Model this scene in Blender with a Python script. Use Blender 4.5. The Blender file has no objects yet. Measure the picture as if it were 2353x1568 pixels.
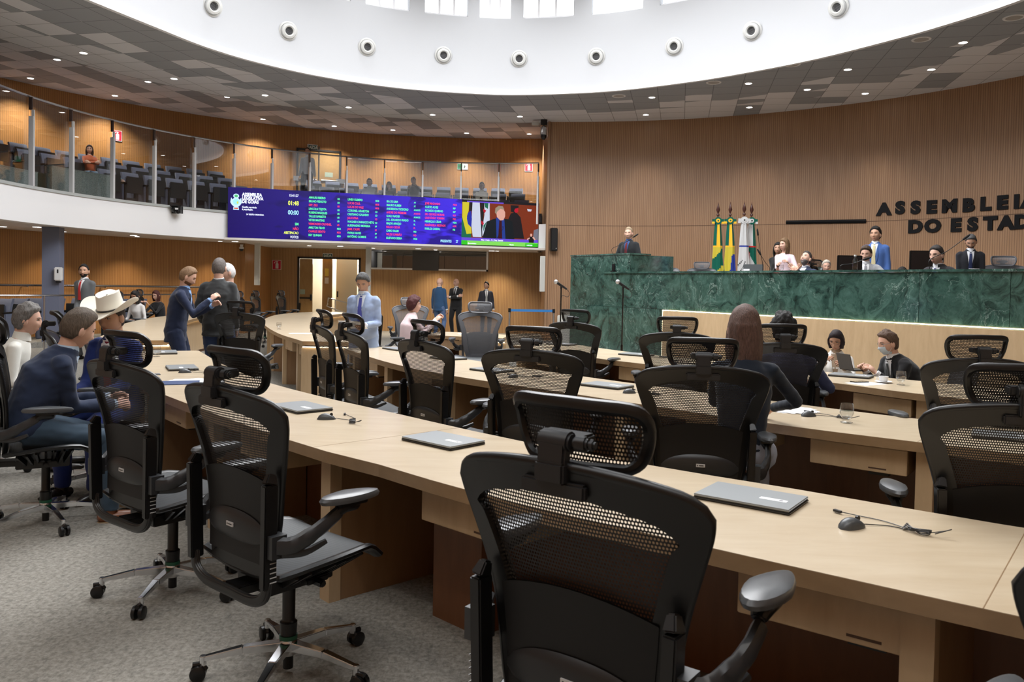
import bpy, bmesh, math, random
from mathutils import Vector, Matrix, noise
from mathutils.bvhtree import BVHTree
from math import sin, cos, pi, radians, sqrt, atan2, hypot
random.seed(7)
SC = bpy.context.scene
COL = SC.collection
# ---------------------------------------------------------------- camera
cam_data = bpy.data.cameras.new('camera')
cam = bpy.data.objects.new('camera', cam_data); COL.objects.link(cam); SC.camera = cam
cam_data.sensor_width = 36; cam_data.lens = 1830 / 2353 * 36
cam_data.shift_y = -79 / 2353; cam_data.clip_end = 200; cam_data.clip_start = .05
cam.matrix_world = Matrix.Translation((0, 0, 1.55)) @ Matrix.Rotation(pi/2 - radians(1.5), 4, 'X') @ Matrix.Rotation(radians(1.13), 4, 'Z')
cam_data.dof.use_dof = True; cam_data.dof.focus_distance = 7.5; cam_data.dof.aperture_fstop = 9
# ---------------------------------------------------------------- light and exposure
vs = SC.view_settings
vs.view_transform = 'Standard'; vs.look = 'None'; vs.gamma = 1; vs.use_curve_mapping = False
vs.exposure = -0.08
SC.cycles.transparent_max_bounces = 16
SC.cycles.max_bounces = 6; SC.cycles.diffuse_bounces = 3; SC.cycles.glossy_bounces = 3; SC.cycles.transmission_bounces = 4
SC.cycles.caustics_reflective = False; SC.cycles.caustics_refractive = False
SC.cycles.sample_clamp_indirect = 4
SC.cycles.use_denoising = True; SC.cycles.use_adaptive_sampling = True; SC.cycles.adaptive_threshold = .03
W = bpy.data.worlds.new('daylight'); SC.world = W; W.use_nodes = True
W.node_tree.nodes['Background'].inputs[0].default_value = (.93, .96, 1, 1)
W.node_tree.nodes['Background'].inputs[1].default_value = 3.0
def lamp(kind, loc, power, color=(1, 1, 1), size=1, rot=(0, 0, 0), **kw):
    d = bpy.data.lights.new(kind.lower() + '_light', kind); d.energy = power; d.color = color
    if kind == 'AREA': d.shape = 'DISK'; d.size = size
    else: d.shadow_soft_size = size
    for k, v in kw.items(): setattr(d, k, v)
    o = bpy.data.objects.new(kind.lower() + '_light', d); COL.objects.link(o); o.location = loc; o.rotation_euler = rot
    return o
lamp('AREA', (.1, 11.9, 8.7), 2150, (.97, .98, 1), 9)          # skylight over the dome
for _k in range(16):                                             # lamps round the top of the dome wall
    _a = 2*pi*_k/16+.1
    lamp('SPOT', (.1+6.9*cos(_a), 11.95+6.7*sin(_a), 9.1), 75, (.97, .98, 1), .15, spot_size=radians(150), spot_blend=1)
# ---------------------------------------------------------------- helpers
def tag(o, label=None, cat=None, group=None, kind=None):
    if label: o['label'] = label
    if cat: o['category'] = cat
    if group: o['group'] = group
    if kind: o['kind'] = kind
    return o
def empty(name, loc=(0, 0, 0), rz=0, label=None, cat=None, group=None):
    o = bpy.data.objects.new(name, None); COL.objects.link(o); o.location = loc; o.rotation_euler = (0, 0, rz)
    o.empty_display_size = .1
    return tag(o, label, cat, group)
def copy_tree(o, parent=None):
    c = o.copy(); COL.objects.link(c)
    if parent: c.parent = parent
    for ch in o.children: copy_tree(ch, c)
    return c
class MB:
    """collects shapes into one mesh"""
    def __init__(s): s.v = []; s.f = []; s.m = []; s.uv = None
    def add(s, vs_, fs, mi=0):
        n = len(s.v); s.v += [Vector(v) for v in vs_]; s.f += [tuple(i + n for i in f) for f in fs]; s.m += [mi] * len(fs); return s
    def box(s, lo, hi, mi=0, M=None):
        x0, y0, z0 = lo; x1, y1, z1 = hi
        vs_ = [Vector(p) for p in ((x0,y0,z0),(x1,y0,z0),(x1,y1,z0),(x0,y1,z0),(x0,y0,z1),(x1,y0,z1),(x1,y1,z1),(x0,y1,z1))]
        if M is not None: vs_ = [M @ v for v in vs_]
        return s.add(vs_, [(0,3,2,1),(4,5,6,7),(0,1,5,4),(1,2,6,5),(2,3,7,6),(3,0,4,7)], mi)
    def bar(s, a, b, w, h, mi=0, up=(0, 0, 1), w2=None, h2=None):
        a, b = Vector(a), Vector(b); d = (b - a).normalized(); x = d.cross(Vector(up))
        if x.length < 1e-4: x = Vector((1, 0, 0))
        x.normalize(); y = x.cross(d); w2 = w if w2 is None else w2; h2 = h if h2 is None else h2
        vs_ = [a+x*i*w/2+y*j*h/2 for i, j in ((-1,-1),(1,-1),(1,1),(-1,1))] + [b+x*i*w2/2+y*j*h2/2 for i, j in ((-1,-1),(1,-1),(1,1),(-1,1))]
        return s.add(vs_, [(0,1,2,3),(7,6,5,4),(0,4,5,1),(1,5,6,2),(2,6,7,3),(3,7,4,0)], mi)
    def tube(s, pts, r, n=8, mi=0, closed=False, flat=None, up=None):
        """swept tube; r number or list; flat=(sx,sy) squashes the ring"""
        P = [Vector(p) for p in pts]; m = len(P)
        R = list(r) if hasattr(r, '__len__') else [r] * m
        vs_ = []; x = None
        for i in range(m):
            a = P[i-1] if (i or closed) else P[0]; b = P[(i+1) % m] if (i < m-1 or closed) else P[-1]
            d = (b - a).normalized()
            if x is None:
                u = Vector(up) if up else (Vector((0, 0, 1)) if abs(d.z) < .9 else Vector((0, 1, 0)))
                x = d.cross(u).normalized()
            else:
                x = (x - d * x.dot(d)).normalized()
            y = x.cross(d)
            sx, sy = flat if flat else (1, 1)
            for k in range(n):
                t = 2*pi*k/n; vs_.append(P[i] + x*cos(t)*R[i]*sx + y*sin(t)*R[i]*sy)
        fs = []
        for i in range(m if closed else m-1):
            j = (i+1) % m
            for k in range(n):
                l = (k+1) % n; fs.append((i*n+k, i*n+l, j*n+l, j*n+k))
        if not closed: fs += [tuple(range(n-1, -1, -1)), tuple((m-1)*n+k for k in range(n))]
        return s.add(vs_, fs, mi)
    def cyl(s, a, b, r, n=16, mi=0, r2=None): return s.tube([a, b], [r, r if r2 is None else r2], n, mi)
    def lathe(s, prof, n=24, mi=0, c=(0, 0, 0), M=None):
        vs_ = []; c = Vector(c)
        for r, z in prof:
            for k in range(n):
                t = 2*pi*k/n; v = Vector((r*cos(t), r*sin(t), z)); vs_.append((M @ v if M is not None else v) + c)
        m = len(prof); fs = [(i*n+k, i*n+(k+1) % n, (i+1)*n+(k+1) % n, (i+1)*n+k) for i in range(m-1) for k in range(n)]
        if prof[0][0] > 1e-5: fs.append(tuple(range(n-1, -1, -1)))
        if prof[-1][0] > 1e-5: fs.append(tuple((m-1)*n+k for k in range(n)))
        return s.add(vs_, fs, mi)
    def ell(s, c, r, n=12, m=8, mi=0, M=None):
        c = Vector(c); vs_ = []
        for i in range(m+1):
            p = pi*i/m
            for k in range(n):
                t = 2*pi*k/n; v = Vector((r[0]*sin(p)*cos(t), r[1]*sin(p)*sin(t), r[2]*cos(p)))
                vs_.append(c + (M @ v if M is not None else v))
        fs = [(i*n+k, (i+1)*n+k, (i+1)*n+(k+1) % n, i*n+(k+1) % n) for i in range(m) for k in range(n)]
        return s.add(vs_, fs, mi)
    def grid(s, rows, mi=0, closed=False):
        n = len(rows[0]); vs_ = [p for r in rows for p in r]; fs = []
        for i in range(len(rows)-1):
            for k in range(n if closed else n-1):
                l = (k+1) % n; fs.append((i*n+k, i*n+l, (i+1)*n+l, (i+1)*n+k))
        return s.add(vs_, fs, mi)
    def poly(s, pts, z0, z1, mi=0):
        n = len(pts); vs_ = [(p[0], p[1], z0) for p in pts] + [(p[0], p[1], z1) for p in pts]
        return s.add(vs_, [tuple(range(n-1, -1, -1)), tuple(range(n, 2*n))] + [(i, (i+1) % n, (i+1) % n+n, i+n) for i in range(n)], mi)
    def strip(s, A, B, z0, z1, mi=0):
        """solid band between two polylines of the same length"""
        n = len(A); vs_ = [(a[0], a[1], z) for z in (z0, z1) for a in A] + [(b[0], b[1], z) for z in (z0, z1) for b in B]
        a0, a1, b0, b1 = 0, n, 2*n, 3*n; fs = []
        for i in range(n-1):
            fs += [(a1+i, a1+i+1, b1+i+1, b1+i), (a0+i, b0+i, b0+i+1, a0+i+1), (a0+i, a0+i+1, a1+i+1, a1+i), (b0+i, b1+i, b1+i+1, b0+i+1)]
        fs += [(a0, a1, b1, b0), (a0+n-1, b0+n-1, b1+n-1, a1+n-1)]
        return s.add(vs_, fs, mi)
    def bm(s):
        b = bmesh.new(); vv = [b.verts.new(v) for v in s.v]
        for f, mi in zip(s.f, s.m):
            if len(set(f)) < 3: continue
            try: fc = b.faces.new([vv[i] for i in f]); fc.material_index = mi
            except ValueError: pass
        bmesh.ops.remove_doubles(b, verts=b.verts, dist=1e-5)
        bmesh.ops.recalc_face_normals(b, faces=b.faces)
        return b
    def mesh(s, name, mats, smooth=True, bevel=0, angle=40):
        b = s.bm()
        if bevel:
            es = [e for e in b.edges if len(e.link_faces) == 2 and e.calc_face_angle(0) > radians(30)]
            bmesh.ops.bevel(b, geom=es, offset=bevel, segments=2, affect='EDGES', clamp_overlap=True)
        me = bpy.data.meshes.new(name); b.to_mesh(me); b.free()
        for m in (mats if isinstance(mats, (list, tuple)) else [mats]): me.materials.append(m)
        if smooth:
            me.shade_smooth(); me.set_sharp_from_angle(angle=radians(angle))
        return me
    def build(s, name, mats, parent=None, **kw):
        o = bpy.data.objects.new(name, s.mesh(name, mats, **kw)); COL.objects.link(o)
        if parent: o.parent = parent
        return o
def struct(name, mb, mat, **kw): return tag(mb.build(name, mat, **kw), kind='structure')
def crom(P, n=6, closed=False):
    P = [Vector((p[0], p[1], p[2] if len(p) > 2 else 0)) for p in P]; m = len(P); out = []
    for i in range(m if closed else m-1):
        if closed: p0, p1, p2, p3 = P[i-1], P[i], P[(i+1) % m], P[(i+2) % m]
        else:
            p1, p2 = P[i], P[i+1]; p0 = P[i-1] if i else p1*2-p2; p3 = P[i+2] if i+2 < m else p2*2-p1
        for k in range(n):
            t = k/n; out.append(.5*((2*p1)+(p2-p0)*t+(2*p0-5*p1+4*p2-p3)*t*t+(3*p1-p0-3*p2+p3)*t**3))
    if not closed: out.append(P[-1])
    return out
def resamp(P, n):
    L = [0]
    for a, b in zip(P, P[1:]): L.append(L[-1]+(Vector(b)-Vector(a)).length)
    out = []; j = 0
    for i in range(n):
        t = L[-1]*i/(n-1)
        while j < len(P)-2 and L[j+1] < t: j += 1
        u = (t-L[j])/max(1e-9, L[j+1]-L[j]); out.append(Vector(P[j]).lerp(Vector(P[j+1]), min(1, u)))
    return out
def arc(c, r, a0, a1, n): return [(c[0]+r*cos(radians(a0+(a1-a0)*i/(n-1))), c[1]+r*sin(radians(a0+(a1-a0)*i/(n-1)))) for i in range(n)]
# ---------------------------------------------------------------- materials
MATS = {}
def mat(name, col=(.8,.8,.8), rough=.5, metal=0, spec=.5, emit=None, es=1, coat=0, sheen=0):
    if name in MATS: return MATS[name]
    m = bpy.data.materials.new(name); m.use_nodes = True; b = m.node_tree.nodes['Principled BSDF']
    b.inputs['Base Color'].default_value = (*col, 1); b.inputs['Roughness'].default_value = rough
    b.inputs['Metallic'].default_value = metal; b.inputs['Specular IOR Level'].default_value = spec
    if coat: b.inputs['Coat Weight'].default_value = coat; b.inputs['Coat Roughness'].default_value = .12
    if sheen: b.inputs['Sheen Weight'].default_value = sheen
    if emit: b.inputs['Emission Color'].default_value = (*emit, 1); b.inputs['Emission Strength'].default_value = es
    MATS[name] = m; return m
class NT:
    def __init__(s, m): s.m = m; s.t = m.node_tree; s.b = s.t.nodes.get('Principled BSDF'); s.out = s.t.nodes.get('Material Output')
    def n(s, typ, **kw):
        x = s.t.nodes.new('ShaderNode' + typ)
        for k, v in kw.items():
            if k.startswith('_'): x.inputs[int(k[1:])].default_value = v
            else: setattr(x, k, v)
        return x
    def l(s, a, b): s.t.links.new(a, b); return s
    def math(s, op, a, b=None, c=None):
        x = s.n('Math', operation=op)
        for i, v in enumerate((a, b, c)):
            if v is None: continue
            if isinstance(v, (int, float)): x.inputs[i].default_value = v
            else: s.l(v, x.inputs[i])
        return x.outputs[0]
    def mix(s, f, a, b):
        x = s.n('Mix', data_type='RGBA')
        for i, v in ((0, f), (6, a), (7, b)):
            if isinstance(v, (int, float)): x.inputs[i].default_value = v
            elif isinstance(v, tuple): x.inputs[i].default_value = (*v, 1) if len(v) == 3 else v
            else: s.l(v, x.inputs[i])
        return x.outputs[2]
    def noise(s, vec, scale, detail=3, rough=.5, dist=0):
        x = s.n('TexNoise'); x.inputs['Scale'].default_value = scale; x.inputs['Detail'].default_value = detail
        x.inputs['Roughness'].default_value = rough; x.inputs['Distortion'].default_value = dist
        if vec is not None: s.l(vec, x.inputs['Vector'])
        return x.outputs[0]
    def ramp(s, f, *stops):
        x = s.n('ValToRGB'); e = x.color_ramp.elements
        while len(e) < len(stops): e.new(.5)
        for i, (p, c) in enumerate(stops): e[i].position = p; e[i].color = (*c, 1) if len(c) == 3 else c
        s.l(f, x.inputs[0]); return x.outputs[0]
    def obj(s, scale=None, loc=None):
        c = s.n('TexCoord').outputs['Object']
        if scale or loc:
            mp = s.n('Mapping'); s.l(c, mp.inputs[0])
            if scale: mp.inputs['Scale'].default_value = scale
            if loc: mp.inputs['Location'].default_value = loc
            c = mp.outputs[0]
        return c
    def bump(s, h, strength=.3, dist=.01):
        x = s.n('Bump'); x.inputs['Strength'].default_value = strength; x.inputs['Distance'].default_value = dist
        s.l(h, x.inputs['Height']); s.l(x.outputs[0], s.b.inputs['Normal'])
    def base(s, c): s.l(c, s.b.inputs['Base Color'])
def white(): return mat('white_paint', (.83, .83, .84), .6)
white_paint = mat('white_paint', (.86, .86, .87), .55)
soffit_paint = mat('soffit_paint', (.72, .68, .64), .7)
black_plastic = mat('black_plastic', (.004, .004, .0045), .36)
dark_plastic = mat('dark_grey_plastic', (.014, .015, .017), .4)
pad_mat = mat('arm_pad_rubber', (.075, .08, .085), .3)
chrome = mat('chrome', (.75, .76, .78), .14, 1)
steel = mat('brushed_steel', (.62, .63, .65), .28, 1)
white_plastic = mat('white_plastic', (.8, .8, .8), .35)
screen_black = mat('black_gloss', (.01, .01, .012), .12)
def slat_wood(name, c0, c1, period=.042, cyl=None, rough=.4):
    m = mat(name, c0, rough, spec=.4); t = NT(m); co = t.obj()
    sx = t.n('SeparateXYZ'); t.l(co, sx.inputs[0])
    if cyl:                       # arc length round the wall's own centre
        dx = t.math('SUBTRACT', sx.outputs[0], cyl[0]); dy = t.math('SUBTRACT', sx.outputs[1], cyl[1])
        u = t.math('MULTIPLY', t.math('ARCTAN2', dy, dx), cyl[2])
    else: u = t.math('ADD', sx.outputs[0], t.math('MULTIPLY', sx.outputs[1], .35))
    cb = t.n('CombineXYZ'); t.l(u, cb.inputs[0]); t.l(sx.outputs[2], cb.inputs[1])
    fr = t.math('FRACT', t.math('DIVIDE', u, period))
    gr = t.math('LESS_THAN', t.math('ABSOLUTE', t.math('SUBTRACT', fr, .5)), .17)
    mp = t.n('Mapping'); mp.inputs['Scale'].default_value = (9, .35, 1); t.l(cb.outputs[0], mp.inputs[0])
    g = t.noise(mp.outputs[0], 2.2, 5, .6)
    col = t.ramp(g, (.3, c0), (.7, c1))
    mp2 = t.n('Mapping'); mp2.inputs['Scale'].default_value = (.8, .18, 1); t.l(cb.outputs[0], mp2.inputs[0])
    pn = t.noise(mp2.outputs[0], 1, 1)
    col = t.mix(t.math('MULTIPLY', pn, .25), col, tuple(x*.55 for x in c0))
    t.base(t.mix(t.math('MULTIPLY', gr, .5), col, tuple(x*.4 for x in c0)))
    t.bump(t.math('SUBTRACT', 1, gr), .25, .004)
    return m
def oak(name, c0, c1, rough=.3, axis=0, sc=1, coat=.15):
    m = mat(name, c0, rough, coat=coat); t = NT(m)
    s_ = [(3, 14, 14), (14, 3, 14), (14, 14, 3)][axis]
    co = t.obj(tuple(v*sc for v in s_))
    g = t.noise(co, .9, 6, .62, .4); g2 = t.noise(t.obj((1.2, 1.2, 1.2)), 1, 2)
    col = t.ramp(g, (.32, c0), (.68, c1)); t.base(t.mix(t.math('MULTIPLY', g2, .3), col, tuple(v*.85 for v in c0)))
    return m
oak_top = oak('oak_top', (.58, .46, .31), (.68, .57, .41), .28)
oak_side = oak('oak_side', (.50, .35, .20), (.60, .43, .255), .4, 2)
oak_dark = oak('oak_shaded_panel', (.15, .062, .026), (.2, .085, .036), .4, 2, coat=0)  # same oak, under-desk shade put into its colour, as on the next line
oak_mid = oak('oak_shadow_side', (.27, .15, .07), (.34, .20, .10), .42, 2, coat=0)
oak_edge = oak('oak_edge', (.29, .185, .095), (.36, .235, .125), .35)
def marble():
    m = mat('green_marble', (.02, .1, .07), .12, coat=.3); t = NT(m)
    oi = t.n('ObjectInfo'); co = t.n('TexCoord').outputs['Object']
    ad = t.n('VectorMath', operation='MULTIPLY_ADD'); t.l(oi.outputs['Random'], ad.inputs[0]); ad.inputs[1].default_value = (13, 29, 41); t.l(co, ad.inputs[2])
    wv = t.n('TexNoise'); wv.inputs['Scale'].default_value = 1.1; wv.inputs['Detail'].default_value = 4; t.l(ad.outputs[0], wv.inputs['Vector'])
    ad2 = t.n('VectorMath', operation='MULTIPLY_ADD'); t.l(wv.outputs['Color'], ad2.inputs[0]); ad2.inputs[1].default_value = (1.5, 1.5, 1.5); t.l(ad.outputs[0], ad2.inputs[2])
    cl = t.noise(ad2.outputs[0], 3.4, 9, .72, .8)
    col = t.ramp(cl, (.36, (.010, .026, .022)), (.5, (.036, .085, .070)), (.66, (.072, .15, .125)))
    vn = t.noise(ad2.outputs[0], 3.2, 8, .6, .6)
    v = t.math('ABSOLUTE', t.math('SUBTRACT', vn, .5))
    v1 = t.ramp(v, (0, (1, 1, 1)), (.009, (0, 0, 0)))
    msk = t.ramp(t.noise(ad.outputs[0], 1.3, 3), (.44, (0, 0, 0)), (.62, (1, 1, 1)))
    f = t.math('MULTIPLY', v1, msk)
    fine = t.noise(ad2.outputs[0], 14, 6, .7); f2 = t.ramp(fine, (.64, (0, 0, 0)), (.72, (1, 1, 1)))
    f3 = t.math('MULTIPLY', t.math('MULTIPLY', f2, msk), .55)
    ff = t.math('MINIMUM', t.math('ADD', t.math('MULTIPLY', f, .5), f3), .9)
    t.base(t.mix(ff, col, (.5, .66, .6)))
    return m
green_marble = marble()
def carpet():
    m = mat('carpet_pile', (.2, .2, .18), .95, spec=.1); t = NT(m)
    n1 = t.noise(t.obj((1, 1, 1)), 45, 4, .7); n2 = t.noise(t.obj((14, 5, 1)), 3, 5, .7); n3 = t.noise(t.obj(), .8, 3)
    col = t.ramp(n1, (.3, (.15, .142, .125)), (.72, (.42, .40, .36)))
    col = t.mix(t.ramp(n2, (.52, (0, 0, 0)), (.68, (.75, .75, .75))), col, (.13, .13, .12))
    t.base(t.mix(t.math('MULTIPLY', n3, .35), col, (.26, .245, .21))); t.bump(n1, .35, .006)
    return m
carpet_mat = carpet()
def tiles(name, a, dark0, span=1.8, far=.12):
    """ceiling tiles on a .64 m grid turned 11.9 degrees; share of dark tiles falls away from the dome"""
    m = mat(name, (.5, .5, .5), .85, spec=.15); t = NT(m)
    mp = t.n('Mapping'); mp.inputs['Rotation'].default_value = (0, 0, radians(11.9)); mp.inputs['Scale'].default_value = (1/.64, 1/.64, 1)
    co = t.obj(); t.l(co, mp.inputs[0])
    fl = t.n('VectorMath', operation='FLOOR'); t.l(mp.outputs[0], fl.inputs[0])
    fr = t.n('VectorMath', operation='FRACTION'); t.l(mp.outputs[0], fr.inputs[0])
    wn = t.n('TexWhiteNoise', noise_dimensions='2D'); t.l(fl.outputs[0], wn.inputs[0])
    d = t.n('VectorMath', operation='DISTANCE'); t.l(co, d.inputs[0]); d.inputs[1].default_value = a
    p = t.n('MapRange'); p.inputs['From Min'].default_value = dark0; p.inputs['From Max'].default_value = dark0+span
    p.inputs['To Min'].default_value = 1.05; p.inputs['To Max'].default_value = far; t.l(d.outputs['Value'], p.inputs['Value'])
    isd = t.math('LESS_THAN', wn.outputs['Value'], p.outputs[0])
    col = t.mix(isd, (.74, .73, .745), (.37, .38, .40))
    sx = t.n('SeparateXYZ'); t.l(fr.outputs[0], sx.inputs[0])
    e = t.math('MINIMUM', t.math('MINIMUM', sx.outputs[0], t.math('SUBTRACT', 1, sx.outputs[0])), t.math('MINIMUM', sx.outputs[1], t.math('SUBTRACT', 1, sx.outputs[1])))
    t.base(t.mix(t.math('MULTIPLY', t.math('LESS_THAN', e, .012), .6), col, (.08, .078, .075)))
    return m
def glass_mat(name, tint=(1, 1, 1), refl=1.0, rough=0, haze=0):
    m = mat(name); t = NT(m); nt = t.t; nt.nodes.remove(t.b)
    tr = t.n('BsdfTransparent'); tr.inputs[0].default_value = (*tint, 1); gl = t.n('BsdfGlossy'); gl.inputs['Roughness'].default_value = rough
    fr = t.n('LayerWeight'); fr.inputs[0].default_value = .5
    f = t.math('MINIMUM', t.math('MULTIPLY', t.math('ADD', .04, t.math('MULTIPLY', t.math('POWER', fr.outputs[1], 5), .9)), refl), 1)
    mx = t.n('MixShader'); t.l(f, mx.inputs[0]); t.l(tr.outputs[0], mx.inputs[1]); t.l(gl.outputs[0], mx.inputs[2]); t.l(mx.outputs[0], t.out.inputs[0])
    return m
rail_glass = glass_mat('rail_glass', (.9, .92, .93), 1.9, .0)
clear_glass = glass_mat('clear_glass', (.97, .97, .97), 1.6)
booth_glass = glass_mat('booth_glass', (.14, .15, .16), 5)
lit_white = mat('lamp_diffuser', (1, 1, 1), .5, emit=(1, .97, .93), es=14)
led_warm = mat('led_strip', (1, .9, .7), .5, emit=(1, .78, .48), es=5)
def fabric(name, col, rough=.85, scale=260, sheen=.15, var=.25):
    m = mat(name, col, rough, spec=.25, sheen=sheen); t = NT(m)
    n1 = t.noise(t.obj(), scale, 2); n2 = t.noise(t.obj(), 9, 3)
    c = t.mix(t.math('MULTIPLY', n1, var), col, tuple(min(1, x*1.5+.01) for x in col))
    t.base(t.mix(t.math('MULTIPLY', n2, var*.6), c, tuple(x*.7 for x in col))); t.bump(n2, .15, .01)
    return m
# ================================================================ the room
RINGH = [(7.95, 12.0), (7.83, 12.79), (7.41, 13.75), (6.93, 14.6), (6.0, 15.95), (4.95, 17.05), (3.87, 17.95), (2.15, 18.95), (.14, 19.45), (-1.2, 19.4), (-2.9, 18.97), (-4.4, 18.1), (-5.5, 17.05), (-6.2, 16.0), (-6.68, 14.8), (-7.2, 13.4)]
CEN = (.1, 11.95)
ring = crom(RINGH + [(2*CEN[0]-x, 2*CEN[1]-y) for x, y in RINGH], 5, True)
NR = len(ring)
WC, WR = (.52, 10.75), 12.11             # main slatted wall
GC, GR = (-1.38, 15.23), 8.33            # gallery front
BC, BR = (-1.28, 14.06), 13.47           # gallery back wall
SCN, SR = (-.84, 13.32), 9.77            # step in the ceiling
ZC, ZC2 = 6.25, 6.6
slat_main = slat_wood('slatted_wood_main', (.36, .20, .105), (.46, .275, .155), .05, (WC[0], WC[1], WR))
slat_back = slat_wood('slatted_wood_back', (.42, .195, .062), (.53, .265, .095), .05, (BC[0], BC[1], BR))
tile_near = tiles('ceiling_tiles_inner', (.1, 11.95, 6.25), 8.3, 2.0, .13)
tile_far = tiles('ceiling_tiles_outer', (.1, 11.95, 6.6), 8.0, 2.0, .32)
floor = MB().box((-16, -4, -.1), (16, 29, 0)); struct('floor', floor, carpet_mat, smooth=False)
# inner ceiling: from the dome ring out to walls / step
out = []
for p in ring:
    a = atan2(p.y-CEN[1], p.x-CEN[0]); d = Vector((cos(a), sin(a), 0))
    best = 30
    for c, r in ((WC, WR), (SCN, SR)):
        # outward ray to the circle
        o = p - Vector((c[0], c[1], 0)); b_ = o.dot(d); c_ = o.dot(o)-r*r
        t_ = -b_+sqrt(max(0, b_*b_-c_)); 
        q = p+d*t_
        if c is SCN and (q.x > .95): continue
        if c is WC and q.x < .95 and q.y > 12: continue
        best = min(best, t_)
    out.append(p+d*best)
b = MB(); b.grid([[Vector((p.x, p.y, ZC)) for p in ring], [Vector((p.x, p.y, ZC)) for p in out]], closed=True)
b.grid([[Vector((p.x, p.y, ZC+.02)) for p in ring], [Vector((p.x, p.y, ZC+.02)) for p in out]], closed=True)
struct('ceiling', b, tile_near, smooth=False)
# riser of the step and the higher outer ceiling
sa = arc(SCN, SR, 78, 262, 60)
b = MB(); b.strip(sa, arc(SCN, SR+.03, 78, 262, 60), ZC, ZC2); struct('trim_1', b, mat('riser_paint', (.3, .29, .28), .8))
oa = arc(BC, BR+.3, 78, 262, 60)
b = MB(); b.strip(sa, oa, ZC2, ZC2+.02); b.poly([(sa[0][0], sa[0][1]), (oa[0][0], oa[0][1]), (2.6, 22.3)], ZC2, ZC2+.02); struct('ceiling', b, tile_far, smooth=False)
# ring lip + dome wall with windows at the top
def off(P, d): return [p + Vector((p.x-CEN[0], p.y-CEN[1], 0)).normalized()*d for p in P]
b = MB(); r0 = ring+[ring[0]]
b.strip([tuple(p) for p in off(r0, -.03)], [tuple(p) for p in off(r0, .06)], ZC-.07, ZC+.05)
struct('trim_2', b, white_paint)
ZW0, ZW1, ZT = 8.02, 9.0, 9.6
b = MB(); ro = off(r0, .25)
b.strip([tuple(p) for p in r0], [tuple(p) for p in ro], ZC+.02, ZW0); b.strip([tuple(p) for p in r0], [tuple(p) for p in ro], ZW1, ZT)
k = 0
for i in range(0, NR, 4):            # piers between the dome windows
    j = (i+1) % NR; b.strip([tuple(r0[i]), tuple(r0[i+1])], [tuple(ro[i]), tuple(ro[i+1])], ZW0, ZW1)
struct('wall_dome', b, mat('dome_paint', (.52, .53, .55), .7))
b = MB(); b.poly([tuple(p)[:2] for p in off(ring, .25)], ZT, ZT+.1); struct('ceiling', b, white_paint, smooth=False)
wn = 0
for i in range(0, NR, 4):
    A = [r0[(i+1+q)] for q in range(4)]; mid = off(A, .1); mid2 = off(A, .115)
    if A[1].y < 12.5: continue
    wn += 1
    b = MB(); b.strip([tuple(p) for p in mid], [tuple(p) for p in mid2], ZW0, ZW1)
    fr = struct('window_%d' % wn, b, clear_glass)
    f = MB()
    for q in (1, 2): f.bar((mid[q].x, mid[q].y, ZW0), (mid[q].x, mid[q].y, ZW1), .05, .05)
    for a_, c_ in zip(mid, mid[1:]):
        for zz in (ZW0+.03, ZW1-.03): f.bar((a_.x, a_.y, zz), (c_.x, c_.y, zz), .05, .05)
    f.build('window_frame', mat('window_frame_white', (.8, .8, .82), .4), fr)
# main slatted wall
a0 = math.degrees(atan2(22.85-WC[1], .98-WC[0]))
wa = arc(WC, WR, a0, -55, 70)
b = MB(); b.strip(wa, arc(WC, WR+.2, a0, -55, 70), 0, ZC+.02); struct('wall_right', b, slat_main)
b = MB(); b.strip(arc(WC, WR-.004, a0, -50, 60), arc(WC, WR+.01, a0, -50, 60), 3.30, 3.312); struct('trim_3', b, mat('seam_dark', (.12, .06, .03), .6))
b = MB(); b.box((.93, 22.8, 0), (1.0, 27.6, ZC2+.02)); struct('wall_return', b, slat_wood('slatted_wood_return', (.36, .20, .105), (.46, .275, .155), .05))
# gallery back wall, lower back wall
b = MB(); b.strip(arc(BC, BR, 80, 206, 70), arc(BC, BR+.2, 80, 206, 70), 2.7, ZC2+.02); struct('wall_gallery', b, slat_back)
b = MB(); b.strip(arc(BC, 11.45, 125.5, 203, 50), arc(BC, 11.65, 125.5, 203, 50), 0, 2.66); struct('wall_left', b, slat_back)
lw = [(-7.9, 22.9), (-8.35, 25.6)]
b = MB(); b.box((-7.95, 23.35, 0), (-7.85, 25.9, 2.66)); struct('wall_jog', b, slat_back)
slat_low = slat_wood('slatted_wood_low', (.42, .235, .10), (.52, .31, .14), .05)
b = MB(); b.box((-8.4, 25.9, 0), (-6.95, 26.1, 2.66)); b.box((-4.98, 25.9, 0), (-4.68, 26.1, 2.66)); b.box((-4.68, 25.9, 0), (-.82, 26.1, 2.03)); b.box((-.82, 25.9, 0), (1.0, 26.1, 2.66)); b.box((-6.95, 25.9, 2.32), (-4.98, 26.1, 2.66))
struct('wall_back', b, slat_low)
# gallery slab, soffit, fascia
gf = arc(GC, GR, 76, 215, 60); gb = arc(BC, BR+.1, 80.5, 215, 60)
b = MB(); b.strip(gf, gb, 2.64, 2.9); struct('ceiling_under_gallery', b, soffit_paint, smooth=False)
b = MB(); b.strip(arc(GC, GR-.02, 76, 215, 60), arc(GC, GR+.25, 76, 215, 60), 2.62, 3.30); struct('wall_fascia', b, white_paint)
b = MB(); b.strip(arc(GC, GR-.05, 76, 215, 60), arc(GC, GR+.3, 76, 215, 60), 3.30, 3.36); struct('trim_4', b, mat('granite_cap', (.42, .44, .43), .35))
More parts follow.
